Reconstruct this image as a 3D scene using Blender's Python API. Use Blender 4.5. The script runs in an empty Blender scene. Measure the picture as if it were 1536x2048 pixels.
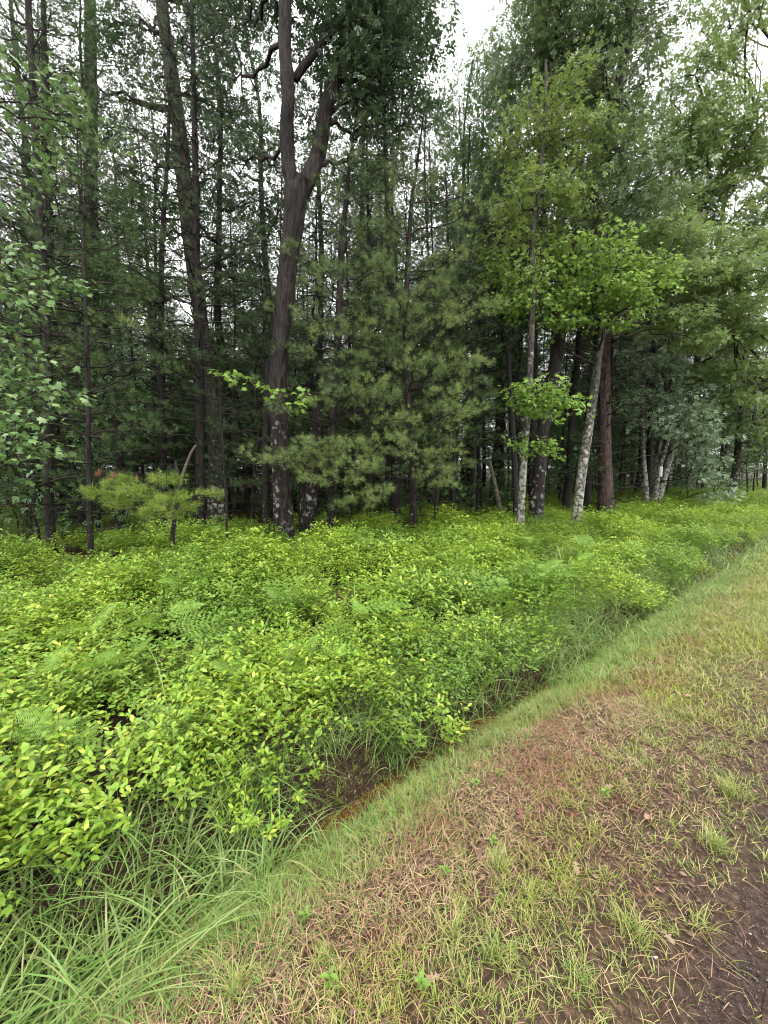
import bpy, math, random
import numpy as np
from mathutils import Matrix, Vector
sc = bpy.context.scene
R = math.radians
# ------------------------------------------------------------------ camera, sky, sun, exposure
F = 800.0; PITCH = math.atan(89/800); EYE = 1.6
cam = bpy.data.cameras.new('camera'); co = bpy.data.objects.new('camera', cam); sc.collection.objects.link(co)
co.location = (0, 0, EYE); co.rotation_euler = (math.pi/2-PITCH, 0, 0)
cam.sensor_fit = 'VERTICAL'; cam.sensor_height = 36; cam.sensor_width = 27; cam.lens = 36*F/2048
cam.clip_start = 0.05; cam.clip_end = 1500
sc.camera = co
SUN_EL, SUN_ROT = R(62), R(150)
w = bpy.data.worlds.new('World'); sc.world = w; w.use_nodes = True
nt = w.node_tree; nt.nodes.clear()
wo = nt.nodes.new('ShaderNodeOutputWorld'); bg = nt.nodes.new('ShaderNodeBackground')
sky = nt.nodes.new('ShaderNodeTexSky'); sky.sky_type = 'NISHITA'; sky.sun_disc = False
sky.sun_elevation = SUN_EL; sky.sun_rotation = SUN_ROT; sky.dust_density = 4; sky.air_density = 1.2
ov = nt.nodes.new('ShaderNodeMix'); ov.data_type = 'RGBA'; ov.inputs[0].default_value = 0.88
ov.inputs[7].default_value = (12.2, 12.1, 12.0, 1)      # the even overcast layer
nt.links.new(sky.outputs[0], ov.inputs[6]); nt.links.new(ov.outputs[2], bg.inputs[0])
bg.inputs[1].default_value = 0.15
nt.links.new(bg.outputs[0], wo.inputs[0])
sl = bpy.data.lights.new('sun', 'SUN'); sl.energy = 1.1; sl.angle = R(30); sl.color = (1, .97, .92)
so = bpy.data.objects.new('sun', sl); sc.collection.objects.link(so)
sd = Vector((math.sin(SUN_ROT)*math.cos(SUN_EL), math.cos(SUN_ROT)*math.cos(SUN_EL), math.sin(SUN_EL)))
so.rotation_euler = sd.to_track_quat('Z', 'Y').to_euler()
sc.view_settings.view_transform = 'Standard'; sc.view_settings.look = 'None'
sc.view_settings.gamma = 1; sc.view_settings.use_curve_mapping = False
sc.view_settings.exposure = 1.4
cy = sc.cycles
cy.max_bounces = 5; cy.diffuse_bounces = 3; cy.glossy_bounces = 2; cy.transmission_bounces = 4; cy.transparent_max_bounces = 4
cy.use_denoising = True; cy.denoising_input_passes = 'RGB_ALBEDO_NORMAL'; cy.caustics_reflective = False; cy.caustics_refractive = False
cy.use_adaptive_sampling = False; cy.filter_width = 1.1

# ------------------------------------------------------------------ helpers
C = sc.collection
rng = np.random.default_rng(11)
A51 = R(51); DS = np.array([math.sin(A51), math.cos(A51)]); DT = np.array([-math.cos(A51), math.sin(A51)])
def st(x, y): return x*DS[0]+y*DS[1], x*DT[0]+y*DT[1]
def xy(s, t): return s*DS[0]+t*DT[0], s*DS[1]+t*DT[1]
def _h(i, j, seed):
    n = (i.astype(np.int64)*374761393+j.astype(np.int64)*668265263+seed*974711) & 0xffffffff
    n = ((n ^ (n >> 13))*1274126177) & 0xffffffff
    return ((n ^ (n >> 16)) & 0xffff)/65535.0
def noise2(x, y, seed=0):
    x = np.asarray(x, float); y = np.asarray(y, float)
    i = np.floor(x); j = np.floor(y); u = x-i; v = y-j
    u = u*u*(3-2*u); v = v*v*(3-2*v)
    a = _h(i, j, seed); b = _h(i+1, j, seed); c = _h(i, j+1, seed); d = _h(i+1, j+1, seed)
    return (a*(1-u)+b*u)*(1-v)+(c*(1-u)+d*u)*v
def fbm(x, y, seed=0, o=3):
    r = 0; a = .5; k = 1
    for q in range(o):
        r = r+a*(noise2(np.asarray(x)*k, np.asarray(y)*k, seed+q)-.5)*2; a *= .5; k *= 2.1
    return r
def gh(x, y):
    s, t = st(np.asarray(x, float), np.asarray(y, float))
    tt = t+(fbm(s*.9, t*.9, 5)*.09+fbm(s*3.1, t*2.5, 15)*.07)*np.clip((t-.8)*2, 0, 1)
    h = np.interp(tt, [-60, -8, -5, -2.5, .2, .6, .95, 1.25, 1.5, 1.7, 1.84, 2.02, 2.2, 5, 60], [0, 0, -.02, .03, 0, .01, -.02, -.11, -.24, -.42, -.46, -.2, -.13, -.1, .2])
    h = h+fbm(s*3.5, t*3.5, 19)*.02*np.clip(1-np.abs(t-1.35)*2, 0, 1)+fbm(s*2.2, t*2.2, 9)*.03*np.clip((t-.1)*2, 0.1, 1)+fbm(s*.45, t*.45, 2)*.10*np.clip((t-3)/3, 0, 1)
    return h
def ray(px, py):
    u = (px-768)/F; v = -(py-1024)/F; c, s = math.cos(PITCH), math.sin(PITCH)
    return np.array([u, c+v*s, -s+v*c])
def at(px, py, Y):
    r = ray(px, py); k = Y/r[1]; return np.array([0, 0, EYE])+r*k
def gp(px, py):                       # where the ray meets the ground
    r = ray(px, py)
    for k in np.linspace(.5, 60, 6000):
        p = r*k; p[2] += EYE
        if p[2] <= gh(p[0], p[1]): return p
    return p
def base(px, Y, py=1050):
    p = at(px, py, Y); p[2] = float(gh(p[0], p[1]))-.03; return p

class Geo:
    def __init__(s): s.V = []; s.T = []; s.n = 0
    def add(s, V, T):
        V = np.asarray(V, float).reshape(-1, 3); s.V.append(V); s.T.append(np.asarray(T, np.int64).reshape(-1, 3)+s.n); s.n += len(V)
    def arrays(s):
        if not s.V: return np.zeros((0, 3)), np.zeros((0, 3), int)
        return np.concatenate(s.V), np.concatenate(s.T)
def mesh(name, V, T, mat, smooth=False):
    me = bpy.data.meshes.new(name); V = np.ascontiguousarray(V, np.float32); T = np.ascontiguousarray(T, np.int32)
    me.vertices.add(len(V)); me.vertices.foreach_set('co', V.ravel())
    me.loops.add(T.size); me.loops.foreach_set('vertex_index', T.ravel())
    me.polygons.add(len(T)); me.polygons.foreach_set('loop_start', np.arange(0, T.size, 3, dtype=np.int32))
    me.polygons.foreach_set('loop_total', np.full(len(T), 3, np.int32))
    if smooth: me.polygons.foreach_set('use_smooth', np.ones(len(T), bool))
    me.materials.append(mat); me.update(calc_edges=True); return me
def link(name, me, parent=None, kind=None):
    o = bpy.data.objects.new(name, me); C.objects.link(o)
    if parent is not None: o.parent = parent
    if kind: o['kind'] = kind
    return o
def gobj(name, g, mat, parent=None, kind=None, org=None, smooth=False):
    V, T = g.arrays() if isinstance(g, Geo) else g
    if len(V) == 0: return None
    if org is not None: V = V-np.asarray(org)
    return link(name, mesh(name, V, T, mat, smooth), parent, kind)
def tag(o, label, cat, group=None):
    o['label'] = label; o['category'] = cat
    if group: o['group'] = group
    return o
def thing(name, label, cat, loc, group=None):
    o = bpy.data.objects.new(name, None); o.empty_display_size = .2; C.objects.link(o); o.location = tuple(float(v) for v in loc)
    return tag(o, label, cat, group)
def nrm(a): return a/np.maximum(np.linalg.norm(a, axis=-1, keepdims=True), 1e-9)
def frame(d, up):                     # columns x, y(=d), z(~up)
    y = nrm(d); x = nrm(np.cross(y, up)); z = np.cross(x, y)
    return np.stack([x, y, z], -1)
def scatter(tpl, pos, Rm, sca):
    V, T = tpl; n = len(pos); sca = np.broadcast_to(np.asarray(sca, float).reshape(-1, 1, 1) if np.ndim(sca) else sca, (n, 1, 1))
    W = np.einsum('nij,kj->nki', Rm, V)*sca+pos[:, None, :]
    TT = T[None]+(np.arange(n)*len(V))[:, None, None]
    return W.reshape(-1, 3), TT.reshape(-1, 3)
def tubes(P, rad, ns=4, cap=False):   # P (B,N,3), rad (B,N)
    P = np.asarray(P, float); rad = np.asarray(rad, float); B, N, _ = P.shape
    d = np.gradient(P, axis=1); d = nrm(d)
    ov_ = nrm(P[:, -1]-P[:, 0]); ref = np.where(np.abs(ov_[:, 2:3]) > .8, np.array([[1., 0, 0]]), np.array([[0, 0, 1.]]))
    x = nrm(np.cross(d, ref[:, None, :])); y = np.cross(d, x)
    a = np.arange(ns)/ns*2*np.pi
    V = P[:, :, None, :]+rad[:, :, None, None]*(np.cos(a)[None, None, :, None]*x[:, :, None, :]+np.sin(a)[None, None, :, None]*y[:, :, None, :])
    i = np.arange(N-1)[:, None]; j = np.arange(ns)[None]; k = (j+1) % ns
    q = np.stack([i*ns+j, i*ns+k, (i+1)*ns+k, (i+1)*ns+j], -1).reshape(-1, 4)
    T = np.concatenate([q[:, [0, 2, 1]], q[:, [0, 3, 2]]])
    T = (T[None]+(np.arange(B)*N*ns)[:, None, None]).reshape(-1, 3)
    return V.reshape(-1, 3), T
def bez(a, c, b, N):
    u = np.linspace(0, 1, N)[None, :, None]
    return (1-u)**2*a[:, None]+2*u*(1-u)*c[:, None]+u*u*b[:, None]
def rsph(n):
    return nrm(rng.normal(size=(n, 3)))

# ------------------------------------------------------------------ materials
def nodes(name):
    m = bpy.data.materials.new(name); m.use_nodes = True; m.node_tree.nodes.clear()
    N = m.node_tree.nodes; L = m.node_tree.links
    out = N.new('ShaderNodeOutputMaterial'); return m, N, L, out
def ramp(N, stops):
    r = N.new('ShaderNodeValToRGB'); e = r.color_ramp.elements
    while len(e) < len(stops): e.new(.5)
    for k, (p, c) in enumerate(stops): e[k].position = p; e[k].color = (*c, 1)
    return r
def leaf_mat(name, cols, trans=.35, rough=.42, patch=1.2, patchcol=None, spec=.28, tcol=1.25):
    m, N, L, out = nodes(name)
    g = N.new('ShaderNodeNewGeometry'); oi = N.new('ShaderNodeObjectInfo')
    ad = N.new('ShaderNodeMath'); ad.operation = 'ADD'; L.new(g.outputs['Random Per Island'], ad.inputs[0]); L.new(oi.outputs['Random'], ad.inputs[1])
    fr = N.new('ShaderNodeMath'); fr.operation = 'FRACT'; L.new(ad.outputs[0], fr.inputs[0])
    r = ramp(N, [(k/(max(1, len(cols)-1)), c) for k, c in enumerate(cols)]); L.new(fr.outputs[0], r.inputs[0])
    nz = N.new('ShaderNodeTexNoise'); nz.inputs['Scale'].default_value = patch; nz.inputs['Detail'].default_value = 2
    L.new(g.outputs['Position'], nz.inputs['Vector'])
    col = r.outputs[0]
    if patchcol:
        mr = N.new('ShaderNodeMapRange'); mr.inputs[1].default_value = .42; mr.inputs[2].default_value = .65; mr.inputs[4].default_value = .75; L.new(nz.outputs[0], mr.inputs[0])
        mx = N.new('ShaderNodeMix'); mx.data_type = 'RGBA'; L.new(mr.outputs[0], mx.inputs[0]); L.new(col, mx.inputs[6]); mx.inputs[7].default_value = (*patchcol, 1)
        col = mx.outputs[2]
    p = N.new('ShaderNodeBsdfPrincipled'); L.new(col, p.inputs['Base Color']); p.inputs['Roughness'].default_value = rough
    p.inputs['Specular IOR Level'].default_value = spec
    t = N.new('ShaderNodeBsdfTranslucent')
    hs = N.new('ShaderNodeHueSaturation'); hs.inputs['Hue'].default_value = .485; hs.inputs['Value'].default_value = tcol; L.new(col, hs.inputs['Color']); L.new(hs.outputs[0], t.inputs[0])
    ms = N.new('ShaderNodeMixShader'); ms.inputs[0].default_value = trans
    L.new(p.outputs[0], ms.inputs[1]); L.new(t.outputs[0], ms.inputs[2]); L.new(ms.outputs[0], out.inputs[0])
    return m
def bark_mat(name, c1, c2, sxy=14, sz=2.2, lichen=None, lz=(0, 3), lamt=.5, lscale=9, bump=.6, rough=.75):
    """c1/c2 furrow and ridge; lichen colour; lz: (full below, none above) height in the tree's own space"""
    m, N, L, out = nodes(name)
    tc = N.new('ShaderNodeTexCoord'); mp = N.new('ShaderNodeMapping'); mp.inputs['Scale'].default_value = (sxy, sxy, sz)
    L.new(tc.outputs['Object'], mp.inputs[0])
    nz = N.new('ShaderNodeTexNoise'); nz.inputs['Scale'].default_value = 1; nz.inputs['Detail'].default_value = 6; nz.inputs['Roughness'].default_value = .7; nz.inputs['Distortion'].default_value = .9; L.new(mp.outputs[0], nz.inputs['Vector'])
    r = ramp(N, [(.40, c1), (.60, c2)]); L.new(nz.outputs[0], r.inputs[0]); col = r.outputs[0]
    n3 = N.new('ShaderNodeTexNoise'); n3.inputs['Scale'].default_value = 1.7; n3.inputs['Detail'].default_value = 3; L.new(tc.outputs['Object'], n3.inputs['Vector'])
    mxx = N.new('ShaderNodeMix'); mxx.data_type = 'RGBA'; mxx.blend_type = 'MULTIPLY'; mxx.inputs[0].default_value = .6
    rr = ramp(N, [(.3, (.55, .6, .55)), (.7, (1.3, 1.2, 1.15))]); L.new(n3.outputs[0], rr.inputs[0]); L.new(col, mxx.inputs[6]); L.new(rr.outputs[0], mxx.inputs[7]); col = mxx.outputs[2]
    if lichen:
        n2 = N.new('ShaderNodeTexNoise'); n2.inputs['Scale'].default_value = lscale; n2.inputs['Detail'].default_value = 5; n2.inputs['Roughness'].default_value = .7; L.new(tc.outputs['Object'], n2.inputs['Vector'])
        vo = N.new('ShaderNodeTexVoronoi'); vo.inputs['Scale'].default_value = lscale*.9; L.new(tc.outputs['Object'], vo.inputs['Vector'])
        sb = N.new('ShaderNodeMath'); sb.operation = 'MULTIPLY_ADD'; L.new(vo.outputs['Distance'], sb.inputs[0]); sb.inputs[1].default_value = -.22; L.new(n2.outputs[0], sb.inputs[2])
        sp = N.new('ShaderNodeSeparateXYZ'); L.new(tc.outputs['Object'], sp.inputs[0])
        mr = N.new('ShaderNodeMapRange'); mr.inputs[1].default_value = lz[0]; mr.inputs[2].default_value = lz[1]; mr.inputs[3].default_value = 0; mr.inputs[4].default_value = .25; L.new(sp.outputs[2], mr.inputs[0])
        s2 = N.new('ShaderNodeMath'); s2.operation = 'SUBTRACT'; L.new(sb.outputs[0], s2.inputs[0]); L.new(mr.outputs[0], s2.inputs[1])
        th = N.new('ShaderNodeMapRange'); th.inputs[1].default_value = .62-lamt*.4; th.inputs[2].default_value = .76-lamt*.4; L.new(s2.outputs[0], th.inputs[0])
        mx = N.new('ShaderNodeMix'); mx.data_type = 'RGBA'; L.new(th.outputs[0], mx.inputs[0]); L.new(col, mx.inputs[6])
        rl = ramp(N, [(.4, tuple(v*.6 for v in lichen)), (.7, lichen)]); L.new(nz.outputs[0], rl.inputs[0]); L.new(rl.outputs[0], mx.inputs[7]); col = mx.outputs[2]
    p = N.new('ShaderNodeBsdfPrincipled'); L.new(col, p.inputs['Base Color']); p.inputs['Roughness'].default_value = rough; p.inputs['Specular IOR Level'].default_value = .2
    b = N.new('ShaderNodeBump'); b.inputs['Strength'].default_value = bump; b.inputs['Distance'].default_value = .04; L.new(nz.outputs[0], b.inputs['Height']); L.new(b.outputs[0], p.inputs['Normal'])
    L.new(p.outputs[0], out.inputs[0]); return m

M = {}
M['shrub'] = leaf_mat('shrub_leaf', [(.12, .22, .022), (.19, .30, .03), (.09, .18, .022), (.24, .34, .035), (.15, .26, .025), (.38, .42, .07), (.12, .23, .025), (.20, .31, .03)], .3, .36, .75, (.075, .155, .022))  # dark patch colour puts shade within the bed into the leaves
M['shrub_deep'] = leaf_mat('deep_green_shrub_leaf', [(.08, .16, .022), (.11, .195, .028), (.065, .135, .02), (.15, .22, .035)], .25, .32, .75)
M['fern'] = leaf_mat('fern_frond', [(.12, .225, .03), (.165, .28, .04), (.10, .19, .025)], .3, .5, 2)
M['maple'] = leaf_mat('maple_leaf', [(.14, .22, .065), (.18, .265, .085), (.105, .175, .05), (.23, .30, .11)], .34, .34, .5, (.16, .23, .07))
M['maple_bright'] = leaf_mat('bright_maple_leaf', [(.12, .22, .04), (.17, .28, .05), (.10, .19, .035)], .4, .42, 2)
M['maple_left'] = leaf_mat('shaded_maple_leaf', [(.08, .15, .045), (.11, .19, .06), (.06, .12, .035), (.17, .24, .11)], .3, .34, 2)  # shade and whitish highlights on the edge leaves are painted into these tones
M['oak'] = leaf_mat('oak_leaf', [(.045, .085, .035), (.065, .11, .045), (.035, .07, .03), (.08, .125, .05)], .28, .4, .5, (.05, .09, .045))
M['oak_blue'] = leaf_mat('blue_green_oak_leaf', [(.10, .16, .06), (.13, .19, .08), (.08, .135, .05), (.16, .215, .10)], .25, .34, 1)
M['lit_oak'] = leaf_mat('lit_hanging_leaf', [(.14, .21, .11), (.18, .25, .14), (.11, .17, .09), (.24, .30, .2)], .25, .34, 1)  # paler copy: light caught by the hanging layers is put into the colour
M['back'] = leaf_mat('woodland_leaf', [(.045, .10, .025), (.06, .12, .028), (.035, .08, .022), (.08, .13, .03)], .34, .42, .3, (.05, .10, .035))
M['olive'] = leaf_mat('olive_maple_leaf', [(.11, .175, .04), (.14, .205, .045), (.09, .15, .035), (.18, .22, .05)], .36, .42, .5)
M['needle_light'] = leaf_mat('young_pine_needle', [(.085, .13, .045), (.11, .165, .055), (.07, .11, .04), (.14, .19, .06)], .25, .42, 1.2)
M['needle_fresh'] = leaf_mat('pale_new_needle', [(.13, .18, .05), (.18, .235, .07), (.10, .15, .045), (.23, .28, .10)], .25, .4, 1.2)
M['needle'] = leaf_mat('pine_needle', [(.05, .09, .026), (.065, .11, .032), (.04, .075, .024), (.08, .12, .034)], .22, .45, 1.2)
M['needle_bright'] = leaf_mat('fresh_pine_needle', [(.14, .21, .035), (.20, .27, .05), (.11, .17, .03)], .25, .45, 2)
M['needle_dead'] = leaf_mat('dead_pine_needle', [(.16, .06, .03), (.2, .08, .04)], .2, .6, 2)
M['needle_far'] = leaf_mat('shaded_pine_needle', [(.042, .075, .028), (.055, .095, .032), (.034, .06, .024)], .22, .5, .5)  # darker copy of the pine needles with woodland shade in the colour
M['longgrass'] = leaf_mat('ditch_grass_blade', [(.10, .19, .04), (.15, .25, .06), (.07, .14, .03), (.24, .32, .11), (.12, .21, .045), (.36, .35, .16)], .35, .38, 3)
M['turf'] = leaf_mat('verge_grass_blade', [(.12, .19, .035), (.17, .24, .05), (.09, .15, .03), (.26, .28, .08), (.34, .29, .13), (.15, .2, .04)], .25, .5, 1.6, (.22, .25, .04))
M['bank'] = leaf_mat('bank_grass_blade', [(.09, .19, .03), (.13, .23, .04), (.07, .14, .025), (.18, .25, .06), (.24, .23, .09)], .25, .5, 1.6, (.13, .18, .04))
M['straw'] = leaf_mat('dry_straw', [(.25, .15, .075), (.36, .26, .135), (.12, .062, .036), (.46, .36, .21), (.06, .032, .022), (.24, .13, .075)], .12, .6, 1.6, (.17, .075, .042), spec=.3)
M['litter'] = leaf_mat('leaf_litter', [(.06, .035, .025), (.13, .075, .05), (.03, .02, .017), (.18, .11, .08), (.09, .05, .035), (.07, .04, .03)], .1, .5, 2)
M['bark_oak'] = bark_mat('oak_bark', (.002, .0017, .0015), (.026, .020, .017), 20, 4, (.36, .36, .32), (1.2, 5.5), .50, 7, 1.0)
M['bark_pine'] = bark_mat('dark_pine_bark', (.003, .0025, .0022), (.022, .018, .015), 20, 4, (.45, .46, .42), (.8, 3), .3, 20, .9)
M['bark_far'] = bark_mat('shaded_bark', (.003, .0026, .0022), (.017, .0145, .012), 16, 4, None, bump=.7)  # darker bark copy, the wood's shade put into its colour
M['bark_red'] = bark_mat('scaly_brown_bark', (.006, .0045, .004), (.075, .05, .042), 16, 5, (.3, .3, .27), (.2, 1.5), .1, 14, .8)
M['bark_lichen'] = bark_mat('lichen_mottled_bark', (.012, .011, .009), (.085, .078, .066), 16, 5, (.34, .35, .29), (1.6, 5.5), .78, 11, .6)
M['bark_grey'] = bark_mat('grey_lichen_bark', (.006, .0055, .0045), (.05, .046, .035), 15, 4, (.36, .37, .30), (1.2, 4.5), .55, 8, .7)
M['twig'] = bark_mat('dark_twig_bark', (.010, .008, .006), (.03, .023, .018), 40, 40, None, bump=.2)
M['twig_pale'] = bark_mat('pale_lichen_twig', (.05, .04, .03), (.12, .1, .08), 40, 40, (.42, .42, .38), (90, 99), .34, 14, .2)
M['stem'] = bark_mat('shrub_stem', (.05, .035, .02), (.12, .08, .05), 60, 20, None, bump=.2)
M['white'] = bark_mat('white_tag_face', (.7, .72, .75), (.8, .82, .85), 20, 20, None, bump=.05)

def ground_mat():
    m, N, L, out = nodes('verge_soil')
    g = N.new('ShaderNodeNewGeometry'); P = g.outputs['Position']
    dp = N.new('ShaderNodeVectorMath'); dp.operation = 'DOT_PRODUCT'; L.new(P, dp.inputs[0]); dp.inputs[1].default_value = (float(DT[0]), float(DT[1]), 0)
    def noise(s, d=5, r=.6):
        n = N.new('ShaderNodeTexNoise'); n.inputs['Scale'].default_value = s; n.inputs['Detail'].default_value = d; n.inputs['Roughness'].default_value = r; L.new(P, n.inputs['Vector']); return n.outputs[0]
    n1 = noise(2.2); n2 = noise(38, 6, .7); n3 = noise(160, 3); n4 = noise(9)
    ma = N.new('ShaderNodeMath'); ma.operation = 'MULTIPLY_ADD'; L.new(n1, ma.inputs[0]); ma.inputs[1].default_value = .7; 
    mb = N.new('ShaderNodeMath'); mb.operation = 'ADD'; mb.inputs[1].default_value = -.35; L.new(dp.outputs['Value'], mb.inputs[0]); L.new(mb.outputs[0], ma.inputs[2])
    t = ma.outputs[0]
    soil = ramp(N, [(.3, (.016, .010, .006)), (.5, (.060, .038, .024)), (.7, (.15, .10, .066))]); L.new(n2, soil.inputs[0])
    road = ramp(N, [(.3, (.012, .008, .006)), (.5, (.046, .031, .025)), (.75, (.10, .07, .056))]); L.new(n2, road.inputs[0])
    grass = ramp(N, [(.3, (.03, .032, .01)), (.55, (.085, .09, .022)), (.7, (.16, .14, .055))]); L.new(n2, grass.inputs[0])
    duff = ramp(N, [(.3, (.012, .009, .006)), (.55, (.035, .022, .014)), (.7, (.07, .045, .03))]); L.new(n2, duff.inputs[0])
    def mix(fac, a, b):
        x = N.new('ShaderNodeMix'); x.data_type = 'RGBA'; L.new(fac, x.inputs[0]); L.new(a, x.inputs[6]); L.new(b, x.inputs[7]); return x.outputs[2]
    def step(a, b, src=None):
        r = N.new('ShaderNodeMapRange'); r.inputs[1].default_value = a; r.inputs[2].default_value = b; L.new(src or t, r.inputs[0]); return r.outputs[0]
    c = mix(step(.08, .32), road.outputs[0], soil.outputs[0])
    gm = N.new('ShaderNodeMath'); gm.operation = 'MULTIPLY'; L.new(step(.5, .62, n4), gm.inputs[0]); L.new(step(.35, .9), gm.inputs[1])
    c = mix(gm.outputs[0], c, grass.outputs[0])
    ds = N.new('ShaderNodeVectorMath'); ds.operation = 'DOT_PRODUCT'; L.new(P, ds.inputs[0]); ds.inputs[1].default_value = (float(DS[0]), float(DS[1]), 0)
    fg = N.new('ShaderNodeMath'); fg.operation = 'MULTIPLY'; L.new(step(2.5, 9, ds.outputs['Value']), fg.inputs[0]); L.new(step(.2, .7), fg.inputs[1])
    far = N.new('ShaderNodeRGB'); far.outputs[0].default_value = (.14, .16, .028, 1); c = mix(fg.outputs[0], c, far.outputs[0])
    c = mix(step(1.35, 1.6), c, duff.outputs[0])
    p = N.new('ShaderNodeBsdfPrincipled'); L.new(c, p.inputs['Base Color']); p.inputs['Specular IOR Level'].default_value = .12
    rr = N.new('ShaderNodeMapRange'); rr.inputs[1].default_value = .35; rr.inputs[2].default_value = .65; rr.inputs[3].default_value = .5; rr.inputs[4].default_value = .9; L.new(n4, rr.inputs[0]); L.new(rr.outputs[0], p.inputs['Roughness'])
    b = N.new('ShaderNodeBump'); b.inputs['Strength'].default_value = 1.0; b.inputs['Distance'].default_value = .022
    ad = N.new('ShaderNodeMath'); ad.operation = 'MULTIPLY_ADD'; L.new(n3, ad.inputs[0]); ad.inputs[1].default_value = .5; L.new(n2, ad.inputs[2]); L.new(ad.outputs[0], b.inputs['Height']); L.new(b.outputs[0], p.inputs['Normal'])
    L.new(p.outputs[0], out.inputs[0]); return m
M['ground'] = ground_mat()
def stone_mat():
    m, N, L, out = nodes('gravel_stone'); g = N.new('ShaderNodeNewGeometry')
    r = ramp(N, [(0, (.03, .02, .018)), (.45, (.065, .046, .042)), (.9, (.10, .072, .062)), (.995, (.17, .13, .115)), (1, (.5, .48, .45))]); L.new(g.outputs['Random Per Island'], r.inputs[0])
    p = N.new('ShaderNodeBsdfPrincipled'); L.new(r.outputs[0], p.inputs['Base Color']); p.inputs['Roughness'].default_value = .42; L.new(p.outputs[0], out.inputs[0]); return m
M['stone'] = stone_mat()
def water_mat():
    m, N, L, out = nodes('tannin_water'); g = N.new('ShaderNodeNewGeometry')
    p = N.new('ShaderNodeBsdfPrincipled'); p.inputs['Base Color'].default_value = (.06, .024, .008, 1); p.inputs['Roughness'].default_value = .06
    nz = N.new('ShaderNodeTexNoise'); nz.inputs['Scale'].default_value = 14; L.new(g.outputs['Position'], nz.inputs['Vector'])
    b = N.new('ShaderNodeBump'); b.inputs['Strength'].default_value = .15; b.inputs['Distance'].default_value = .01; L.new(nz.outputs[0], b.inputs['Height']); L.new(b.outputs[0], p.inputs['Normal'])
    L.new(p.outputs[0], out.inputs[0]); return m
M['water'] = water_mat()

# ------------------------------------------------------------------ leaf templates (unit length, +y along, +z up)
def fan(outline, c, zf):
    P = [(c[0], c[1])]+outline; V = np.array([(x, y, zf(x, y)) for x, y in P]); n = len(outline)
    return V, np.array([(0, 1+i, 1+(i+1) % n) for i in range(n)])
def mir(h): return h+[(-x, y) for x, y in h[::-1] if x > 1e-6]
zl = lambda x, y: -.18*y*y+.25*abs(x)
MAPLE = fan(mir([(0, 0), (.20, .02), (.42, -.06), (.34, .14), (.62, .34), (.40, .38), (.42, .58), (.17, .56), (0, 1)])[:], (0, .3), lambda x, y: -.25*y*y-.18*abs(x))
MAPLE_MID = fan(mir([(0, 0), (.42, -.04), (.28, .2), (.56, .46), (.2, .5), (0, 1)]), (0, .3), lambda x, y: -.25*y*y-.15*abs(x))
STAR3 = (np.array([(0, 0, 0), (-.5, .28, -.06), (-.28, .6, -.1), (-.12, .9, -.25), (.14, .95, -.25), (.3, .62, -.1), (.52, .3, -.06)]), np.array([(0, 2, 1), (0, 4, 3), (0, 6, 5)]))
OAK = fan(mir([(0, 0), (.06, .15), (.26, .26), (.11, .36), (.34, .54), (.14, .62), (.22, .82), (0, 1)]), (0, .5), lambda x, y: -.25*y*y+.1*abs(x))
OVAL = (np.array([(0, 0, 0), (.19, .3, .06), (.22, .6, .05), (0, 1, -.12), (-.22, .6, .05), (-.19, .3, .06), (0, .5, -.02)]), np.array([(6, 0, 1), (6, 1, 2), (6, 2, 3), (6, 3, 4), (6, 4, 5), (6, 5, 0)]))
OVAL4 = (np.array([(0, 0, 0), (.24, .45, .07), (0, 1, -.1), (-.24, .45, .07)]), np.array([(0, 1, 2), (0, 2, 3)]))
def tuft(n, wd, spread=(15, 75), seed=1):
    r = np.random.default_rng(seed); V = []; T = []
    for i in range(n):
        a = i*2.4; th = math.radians(r.uniform(*spread)); d = np.array([math.sin(th)*math.cos(a), math.cos(th), math.sin(th)*math.sin(a)])
        s = np.cross(d, r.normal(size=3)); s /= np.linalg.norm(s); l = r.uniform(.7, 1); b = np.array([0, r.uniform(-.25, .1), 0])
        k = len(V); V += [b-s*wd/2, b+s*wd/2, b+d*l+np.array([0, 0, -.12*l])]; T.append((k, k+1, k+2))
    return np.array(V), np.array(T)
TUFT_A = tuft(22, .036, seed=2); TUFT_B = tuft(15, .048, seed=3)

# ------------------------------------------------------------------ plant builders
def trunk_geo(pts, rad, ns=12, rough=.06, seed=0, sub=6, flare=.35, furrow=0):
    pts = np.asarray(pts, float); rad = np.asarray(rad, float)
    u = np.linspace(0, len(pts)-1, (len(pts)-1)*sub+1); i = np.minimum(u.astype(int), len(pts)-2); f = (u-i)[:, None]
    p0 = pts[np.maximum(i-1, 0)]; p1 = pts[i]; p2 = pts[i+1]; p3 = pts[np.minimum(i+2, len(pts)-1)]
    P = .5*((2*p1)+(-p0+p2)*f+(2*p0-5*p1+4*p2-p3)*f**2+(-p0+3*p1-3*p2+p3)*f**3)
    r = np.interp(u, np.arange(len(rad)), rad)
    z = P[:, 2]-P[0, 2]; r = r*(1+flare*np.exp(-np.abs(z)/(.25+rad[0])))
    V, T = tubes(P[None], r[None], ns)
    V = V.reshape(len(P), ns, 3); a = np.arange(ns)/ns*2*np.pi
    hh = z[:, None]
    bump = fbm(np.cos(a)[None]*1.6+hh*.9+seed, np.sin(a)[None]*1.6+hh*.7+seed*3, seed)*rough*2
    if furrow:
        bump = bump+furrow*(np.abs(noise2(a[None]*ns/12+fbm(hh*1.3+a[None]*0, a[None]*2, 4)*1.2, hh*2.2, seed+7)-.5)*2-.5)
        bump = bump+furrow*.6*(noise2(a[None]*ns/5, hh*9, seed+8)-.5)
    V = P[:, None]+(V-P[:, None])*(1+bump[..., None])
    return V.reshape(-1, 3), T, P, r
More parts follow.
